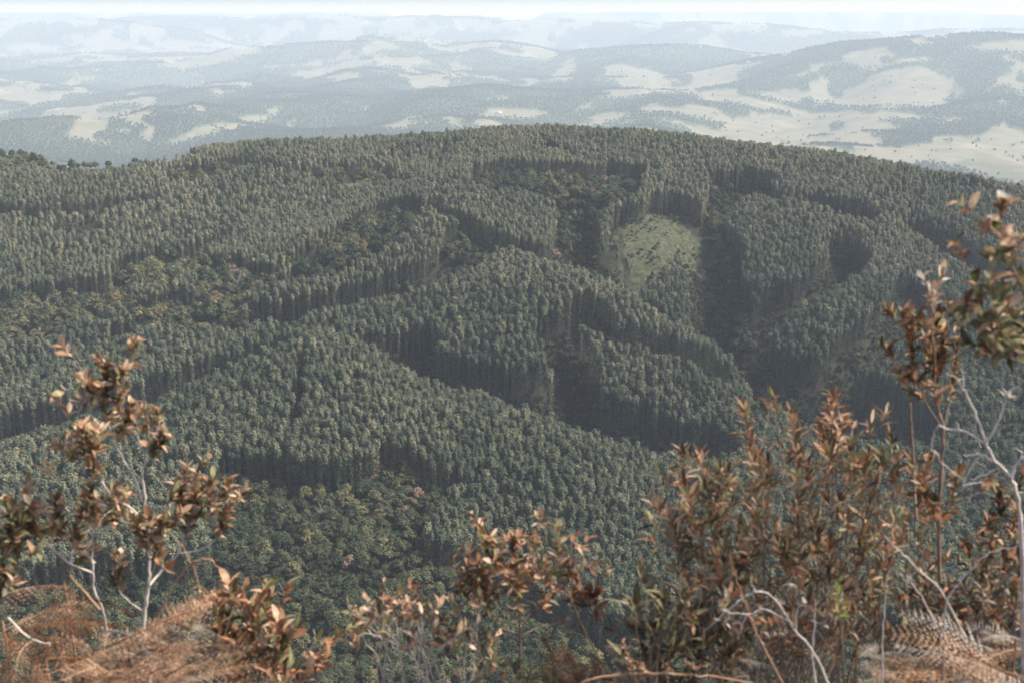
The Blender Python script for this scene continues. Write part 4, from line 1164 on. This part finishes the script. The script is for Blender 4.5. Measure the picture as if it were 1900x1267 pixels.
S = Plant('shrub', 'tall narrow shrub topped by a pale dry spike beside the white dead branch', 'shrub', (1745, 1290), 3.6)
branchwork(S, [
 ([(1748,1360),(1744,1100),(1742,960),(1746,880),(1750,800),(1742,765),(1735,735),(1732,690)], 8, 3.5, 6, .08), ([(1750,800),(1762,745,.05),(1770,700,.06),(1776,640,.07)], 3.5, 1.3, 20, .12),
 ([(1745,790),(1716,745,-.05),(1706,715,-.06),(1692,660,-.07),(1686,600,-.08)], 3.5, 1.3, 30, .15), ([(1706,715,-.06),(1688,700,-.1),(1668,688,-.1)], 1.8, 1, 7, .05), ([(1712,740,-.05),(1690,725,-.02),(1672,705,0)], 1.8, 1, 7, .06),
 ([(1735,740),(1740,690,.06),(1748,640,.08),(1752,610,.08)], 2.6, 1.2, 22, .13), ([(1733,700),(1720,650,-.06),(1712,605,-.06)], 2.6, 1.2, 24, .13),
 ([(1733,700),(1734,650,-.1),(1728,600,-.1),(1727,545,-.1)], 4.5, 4.0, 10, .035, ('tan', 'grey')), ([(1700,960),(1694,860,.1),(1690,790,.1),(1688,745,.1)], 5.5, 4.5, 0, 0),
 ([(1743,1000),(1725,950,-.1),(1712,900,-.12),(1700,870,-.12)], 3, 1.2, 22, .13), ([(1743,980),(1765,930,.08),(1775,880,.1)], 3, 1.2, 16, .12),
], M_STEM, fams=('rust', 'rust', 'tan', 'olive', 'dark'), L=.05, shape='broad', ang=38)
S = Plant('shrub', 'broad leaved olive plant with pale pinkish tip at the frame edge', 'shrub', (1990, 1290), 2.9)
branchwork(S, [
 ([(2010,1500),(1990,1000),(1965,760),(1935,620),(1900,545),(1880,500),(1863,458),(1858,415),(1860,382)], 6, 1.6, 20, .16, ('tan', 'tan', 'olive')),
 ([(1860,398),(1858,388),(1861,378)], 1.5, 1, 12, .012, ('grey', 'tan')),
 ([(1900,545),(1905,500,.05),(1912,450,.08),(1905,430,.08)], 3, 1.3, 12, .1, ('olive', 'tan')),
 ([(1965,720),(1900,665),(1872,640),(1842,625),(1822,570),(1808,515)], 3.6, 1.3, 18, .13, ('tan', 'olive', 'rust')),
 ([(1872,640),(1850,605,-.08),(1848,580,-.1)], 3, 1.3, 20, .11, ('olive', 'olive', 'tan')), ([(1920,675),(1895,620,.06),(1878,585,.08)], 3, 1.3, 22, .11, ('olive', 'olive', 'dark')), ([(1890,655),(1845,655,.05),(1815,640,.06)], 2.4, 1.2, 14, .1, ('olive', 'dark', 'rust')),
 ([(1940,690),(1915,650,-.1),(1905,600,-.12)], 2.6, 1.2, 18, .12, ('olive', 'dark', 'olive')), ([(1862,462),(1840,470,-.04),(1828,478,-.05)], 1.6, 1, 8, .05, ('olive', 'tan')), ([(1866,465),(1890,450,-.05),(1905,440,-.06)], 1.6, 1, 6, .06, ('tan', 'tan')),
], M_STEM, L=.050, shape='round', ang=58, dens=.6)
S = Plant('dead_branch', 'bleached bare branch forking across the brink at the frame edge', 'branch', (1900, 1290), 3.2)
branchwork(S, [
 ([(1902,1400),(1898,1100),(1896,1010),(1886,925),(1876,885)], 8, 5.5, 0, 0), ([(1876,885),(1846,856),(1816,843),(1788,846)], 5, 2.5, 0, 0), ([(1876,886),(1884,864),(1896,850),(1915,835)], 4, 2.5, 0, 0), ([(1893,852),(1896,838),(1880,832)], 2, 1, 0, 0),
 ([(1845,856),(1836,835),(1828,823),(1815,780),(1800,745),(1787,722),(1772,700),(1754,690)], 4.2, 2, 0, 0), ([(1828,823),(1843,800),(1855,775),(1863,745),(1882,720),(1906,702)], 3.6, 2, 0, 0),
 ([(1828,823),(1805,808),(1780,797),(1756,796),(1741,790),(1731,812),(1729,830),(1748,858),(1786,892)], 3.2, 1.4, 0, 0), ([(1818,843),(1800,870),(1790,890),(1785,905)], 2.6, 1.2, 0, 0), ([(1786,722),(1788,700),(1782,680)], 2, 1, 0, 0),
 ([(1786,724),(1800,724)], 1.6, 1, 0, 0), ([(1780,797),(1774,778)], 1.8, .9, 0, 0), ([(1864,742),(1872,738)], 2, 1, 5, .03, ('grey',)), ([(1788,900),(1810,896),(1828,898)], 2.4, 1.2, 0, 0), ([(1845,870),(1830,880),(1800,890)], 2.4, 1.2, 0, 0),
], M_PALE, r_scale=1.1, L=.04)
S = Plant('shrub', 'dull brown leaved shrub behind the white dead branch', 'shrub', (1800, 1310), 4.0)
auto_shrub(S, (1790, 1390), [(1652,805),(1668,838),(1692,850),(1702,905),(1722,940),(1852,905),(1885,950),(1832,965),(1790,1000),(1862,1010),(1682,965),(1895,1050),(1832,1060),(1772,1080),(1900,880),(1890,1000)], M_STEM, 10, .16, ('rust', 'dark', 'rust', 'dark', 'olive'), 'broad', .052, .2, 50)
S = Plant('shrub', 'brown twiggy shrub crowding the lower frame corner above the ferns', 'shrub', (1850, 1310), 3.6)
auto_shrub(S, (1845, 1390), [(1760,1090),(1800,1100),(1840,1090),(1880,1080),(1905,1100),(1780,1140),(1730,1130),(1860,1120),(1700,1100),(1820,1040),(1892,1020)], M_STEM, 9, .14, ('dark', 'rust', 'dark'), 'broad', .05, .15, 50)
S = Plant('dead_branch', 'grey arched dead branch leaning over the undergrowth', 'branch', (1545, 1290), 3.1)
branchwork(S, [([(1560,1340),(1545,1290),(1520,1230),(1495,1190),(1475,1170),(1455,1135),(1430,1105),(1402,1096),(1384,1106),(1350,1130),(1308,1172)], 5, 1.6, 0, 0), ([(1462,1150),(1440,1140),(1416,1129),(1394,1138),(1370,1137),(1345,1134)], 3.4, 1.3, 0, 0),
 ([(1477,1172),(1477,1145),(1484,1122)], 2.6, 1.4, 0, 0), ([(1483,1124),(1478,1118)], 1.4, .8, 0, 0), ([(1484,1124),(1491,1119)], 1.4, .8, 0, 0), ([(1385,1140),(1372,1172)], 2, 1, 0, 0), ([(1402,1096),(1394,1082),(1394,1066)], 1.8, 1, 1, .02)], M_PALE, L=.03)
for lab, path in (('upright dry stalk standing among pale ferns', [(1640,1380),(1637,1240),(1637,1180),(1642,1120),(1647,1056)]), ('curved dry grass stalk bending over the pale ferns', [(1775,1290),(1762,1215),(1735,1160),(1712,1112),(1692,1082),(1660,1060)]),
                  ('thin straight dry stem slanting under the tall narrow shrub', [(1790,1180),(1746,1096),(1700,1052),(1664,1015),(1640,992)]), ('orange dry stem slanting under the grey arched branch', [(1470,1300),(1430,1225),(1400,1165),(1380,1110),(1362,1060),(1355,1030)]),
                  ('orange stalk rising at the frame edge beside the white dead branch', [(1925,1300),(1905,1100),(1893,960),(1885,900)]), ('grey dry branch arching in from the frame edge', [(1750,1330),(1752,1160),(1760,1110),(1785,1075),(1830,1030),(1870,1016),(1920,1022)]),
                  ('thin dry stem leaning before the low brown shrub', [(1520,1300),(1507,1220),(1511,1160),(1512,1110)])):
    S = Plant('dry_stalk', lab, 'stalk', path[0][:2], 3.2)
    branchwork(S, [(path, 3.4, 1.3, 0, 0)], M_STALK if 'orange' in lab else M_PALE)
tangle('thicket of thin brown twigs under the grey arched branch', (1290, 1560), 1240, (1110, 1230), 3.5, 22, M_STEM, 2, ('rust', 'dark', 'grey'), lean=70)
tangle('thicket of thin brown twigs under the tall narrow shrub', (1560, 1800), 1220, (1040, 1200), 3.9, 20, M_STEM, 3, ('rust', 'dark', 'olive'), lean=70)

# --- dry ferns
def frond_mesh(name, mat, droop, curl, seed, pairs=17):
    """1 m frond on +X: bent midrib, paired toothed pinnae tapering to the tip"""
    rr = np.random.default_rng(seed); V, F = [], []
    xs = np.linspace(0, 1, 14); mid = np.c_[xs * (1 - .12 * droop * xs), .04 * np.sin(xs * 5 + seed), -droop * xs ** 2 * .55]
    v, f = tube_np(mid, np.linspace(.011, .002, 14), 4); V += [tuple(p) for p in v]; F += [tuple(map(int, q)) for q in f]
    for k in range(pairs):
        t = .12 + .86 * k / pairs; c = np.array([np.interp(t, xs, mid[:, j]) for j in range(3)])
        Lp = .30 * (min(t * 3.2, 1)) * (1 - t) ** .62 * rr.uniform(.75, 1.15) + .012
        for sgn in (-1, 1):
            dirv = np.array([.42 + rr.uniform(-.12, .12), sgn, -curl * rr.uniform(.2, 1.3)]); dirv /= np.linalg.norm(dirv); side = np.array([1, -.4 * sgn, rr.uniform(-.35, .35)]); side /= np.linalg.norm(side)
            ns = max(3, int(7 * Lp / .26)); up = np.cross(dirv, side)
            for i in range(ns + 1):                                  # small leaflets on both sides of each pinna
                q = (i + .3) / (ns + .6); p = c + dirv * Lp * q + np.array([0, 0, -curl * .5 * Lp * q * q])
                w = .026 * (1 - q) ** .6 + .004
                for s2 in (-1, 1):
                    e = p + side * s2 * w * rr.uniform(.7, 1.1) + dirv * w * .5 + up * rr.uniform(-.3, .3) * w; b0 = len(V); h = Lp / ns * .28
                    V += [tuple(p - dirv * h), tuple(e), tuple(p + dirv * h)]; F.append((b0, b0 + 1, b0 + 2))
            b0 = len(V); V += [tuple(c - side * .003), tuple(c + side * .003), tuple(c + dirv * Lp + np.array([0, 0, -curl * .5 * Lp]))]; F.append((b0, b0 + 1, b0 + 2))
    return mesh_np(name, V, F, [mat])
FRONDS = {m: [frond_mesh(m + '_blade', mat, d, c, k + 1) for k, (d, c) in enumerate(((.5, .2), (.9, .4), (1.2, .5), (.2, .3), (.7, .8)))] for m, mat in (('orange', M_FERN), ('pale', M_FERN2), ('brown', M_FERN3))}

def fern(label, u, v, Y, n, L, mats, dirs=(0, 360), rise=(10, 55)):
    b = W((u, v), Y); e = bpy.data.objects.new('dried_fern', None); ROOT.objects.link(e); e.location = b; e.empty_display_size = .1
    tag(e, label, 'fern', 'dried ferns on the brink')
    gz = float(height(np.array([b[0]]), np.array([b[1]]))[0])
    if b[2] > gz + .02:
        vv, ff = tube_np(np.array([(0.02, .03, gz - b[2] - .05), (.012, .0, (gz - b[2]) * .5), (0, 0, 0.01)]), [.007, .006, .004], 5)
        link('stalk', mesh_np('stalk', vv, ff, [M_STALK]), e)
    for k in range(n):
        a = math.radians(random.uniform(*dirs)); el = math.radians(random.uniform(*rise))
        d = Vector((math.cos(a) * math.cos(el), math.sin(a) * math.cos(el), math.sin(el)))
        y = Vector((0, 0, 1)).cross(d).normalized(); z = d.cross(y)
        o = link('frond', random.choice(FRONDS[random.choice(mats)]), e)
        s = L * random.uniform(.85, 1.5)
        o.matrix_local = Matrix.Translation((random.gauss(0, .26 * L), random.gauss(0, .2 * L), random.gauss(-.03, .12 * L))) @ Matrix((d, y, z)).transposed().to_4x4() @ Matrix.Rotation(random.uniform(-.6, .6), 4, 'X') @ Matrix.Diagonal((s, s, s, 1))
O, PA, BR = 'orange', 'pale', 'brown'
fern('large tan dried fern mound spilling below the tall open shrub', 225, 1201, 3.45, 20, 0.32, (O, O, O, PA), (-60, 60), (-35, 40))
fern('pale upper dried fern at the foot of the tall open shrub', 235, 1166, 3.6, 14, 0.23, (O, PA), (-80, 60), (-20, 30))
fern('orange dried fern sprawling at the bottom under the tan mound', 170, 1261, 3.2, 18, 0.29, (O, O, BR), (-100, 80), (-30, 40))
fern('dried fern low at the right end of the tan mound', 320, 1276, 3.2, 14, 0.24, (O, PA, O), (-60, 70), (-20, 45))
fern('rusty dried fern hanging at the frame edge left of the tan mound', 5, 1156, 3.4, 12, 0.23, (BR, O), (-80, 40), (-50, 40))
fern('brown dried fern between the frame edge and the tan mound', 85, 1226, 3.4, 12, 0.24, (BR, O), (-60, 90), (-40, 35))
fern('small rusty fern tuft hanging on the slanting stalk', 120, 1085, 3.6, 6, 0.15, (BR, O), (-60, 60), (-70, 20))
fern('brown fern low under the leaning orange stalk', 1075, 1296, 3.5, 12, 0.19, (BR, BR, O), (20, 160), (10, 70))
fern('brown fern at the foot of the low dark green shrub', 1215, 1306, 3.4, 12, 0.19, (BR, O), (20, 160), (10, 70))
fern('large tan dried fern filling the lower corner', 1860, 1241, 3.2, 20, 0.30, (O, PA, O), (120, 240), (-35, 45))
fern('tan dried fern at the bottom corner below the larger one', 1890, 1288, 3.0, 16, 0.27, (O, PA, O), (110, 220), (-25, 50))
fern('upper bleached fern in the corner behind the tan ones', 1885, 1191, 3.4, 12, 0.16, (PA, O), (120, 230), (-30, 40))
fern('bleached grey fern beside the upright dry stalk', 1655, 1261, 3.4, 14, 0.11, (PA, PA, BR), (0, 360), (-10, 40))
fern('low bleached grey fern under the yellow green sprig', 1590, 1206, 3.5, 7, 0.11, (PA,), (-30, 60), (-20, 20))
fern('bleached fern with brown tips at the bottom below the dry stalk', 1600, 1301, 3.3, 14, 0.11, (PA, BR, PA), (0, 360), (0, 40))
fern('brown dried fern between the bleached ferns and the tan corner ferns', 1745, 1291, 3.3, 14, 0.15, (BR, O, PA), (40, 180), (0, 50))
fern('withered grey fern tuft hanging in the thicket under the arched branch', 1358, 1221, 3.4, 6, 0.11, (PA, BR), (-60, 60), (-40, 20))
for lab, path, tuft in (('orange fern stalk slanting up from the frame edge', [(-30,1275),(0,1240),(60,1180),(105,1120),(132,1085)], None), ('orange fern stalk arching over with a hanging tip', [(285,1180),(294,1142),(312,1105),(335,1065),(358,1042),(385,1036),(402,1050),(412,1062)], None),
                  ('broken orange stalk crossing in front of the tall open shrub', [(185,1130),(160,1100),(130,1068)], None), ('pale dead stem lying in front of the fern mound', [(15,1145),(45,1175),(72,1190),(95,1195)], None)):
    S = Plant('fern_stalk', lab, 'stalk', path[0], 3.3)
    rows = [(path, 3.6, 1.8, 0, 0)]
    if 'arching' in lab: rows += [([(353,1044),(345,1022),(335,1010),(322,996)], 2.4, 1.2, 0, 0), ([(358,1046),(366,1075),(370,1095),(362,1110),(350,1113)], 2.2, 1.2, 4, .05, ('tan',)), ([(370,1095),(373,1130),(372,1160)], 1.6, .8, 0, 0)]
    branchwork(S, rows, M_PALE if 'pale' in lab else M_STALK, L=.03)

for pl in PLANTS: pl.finish()
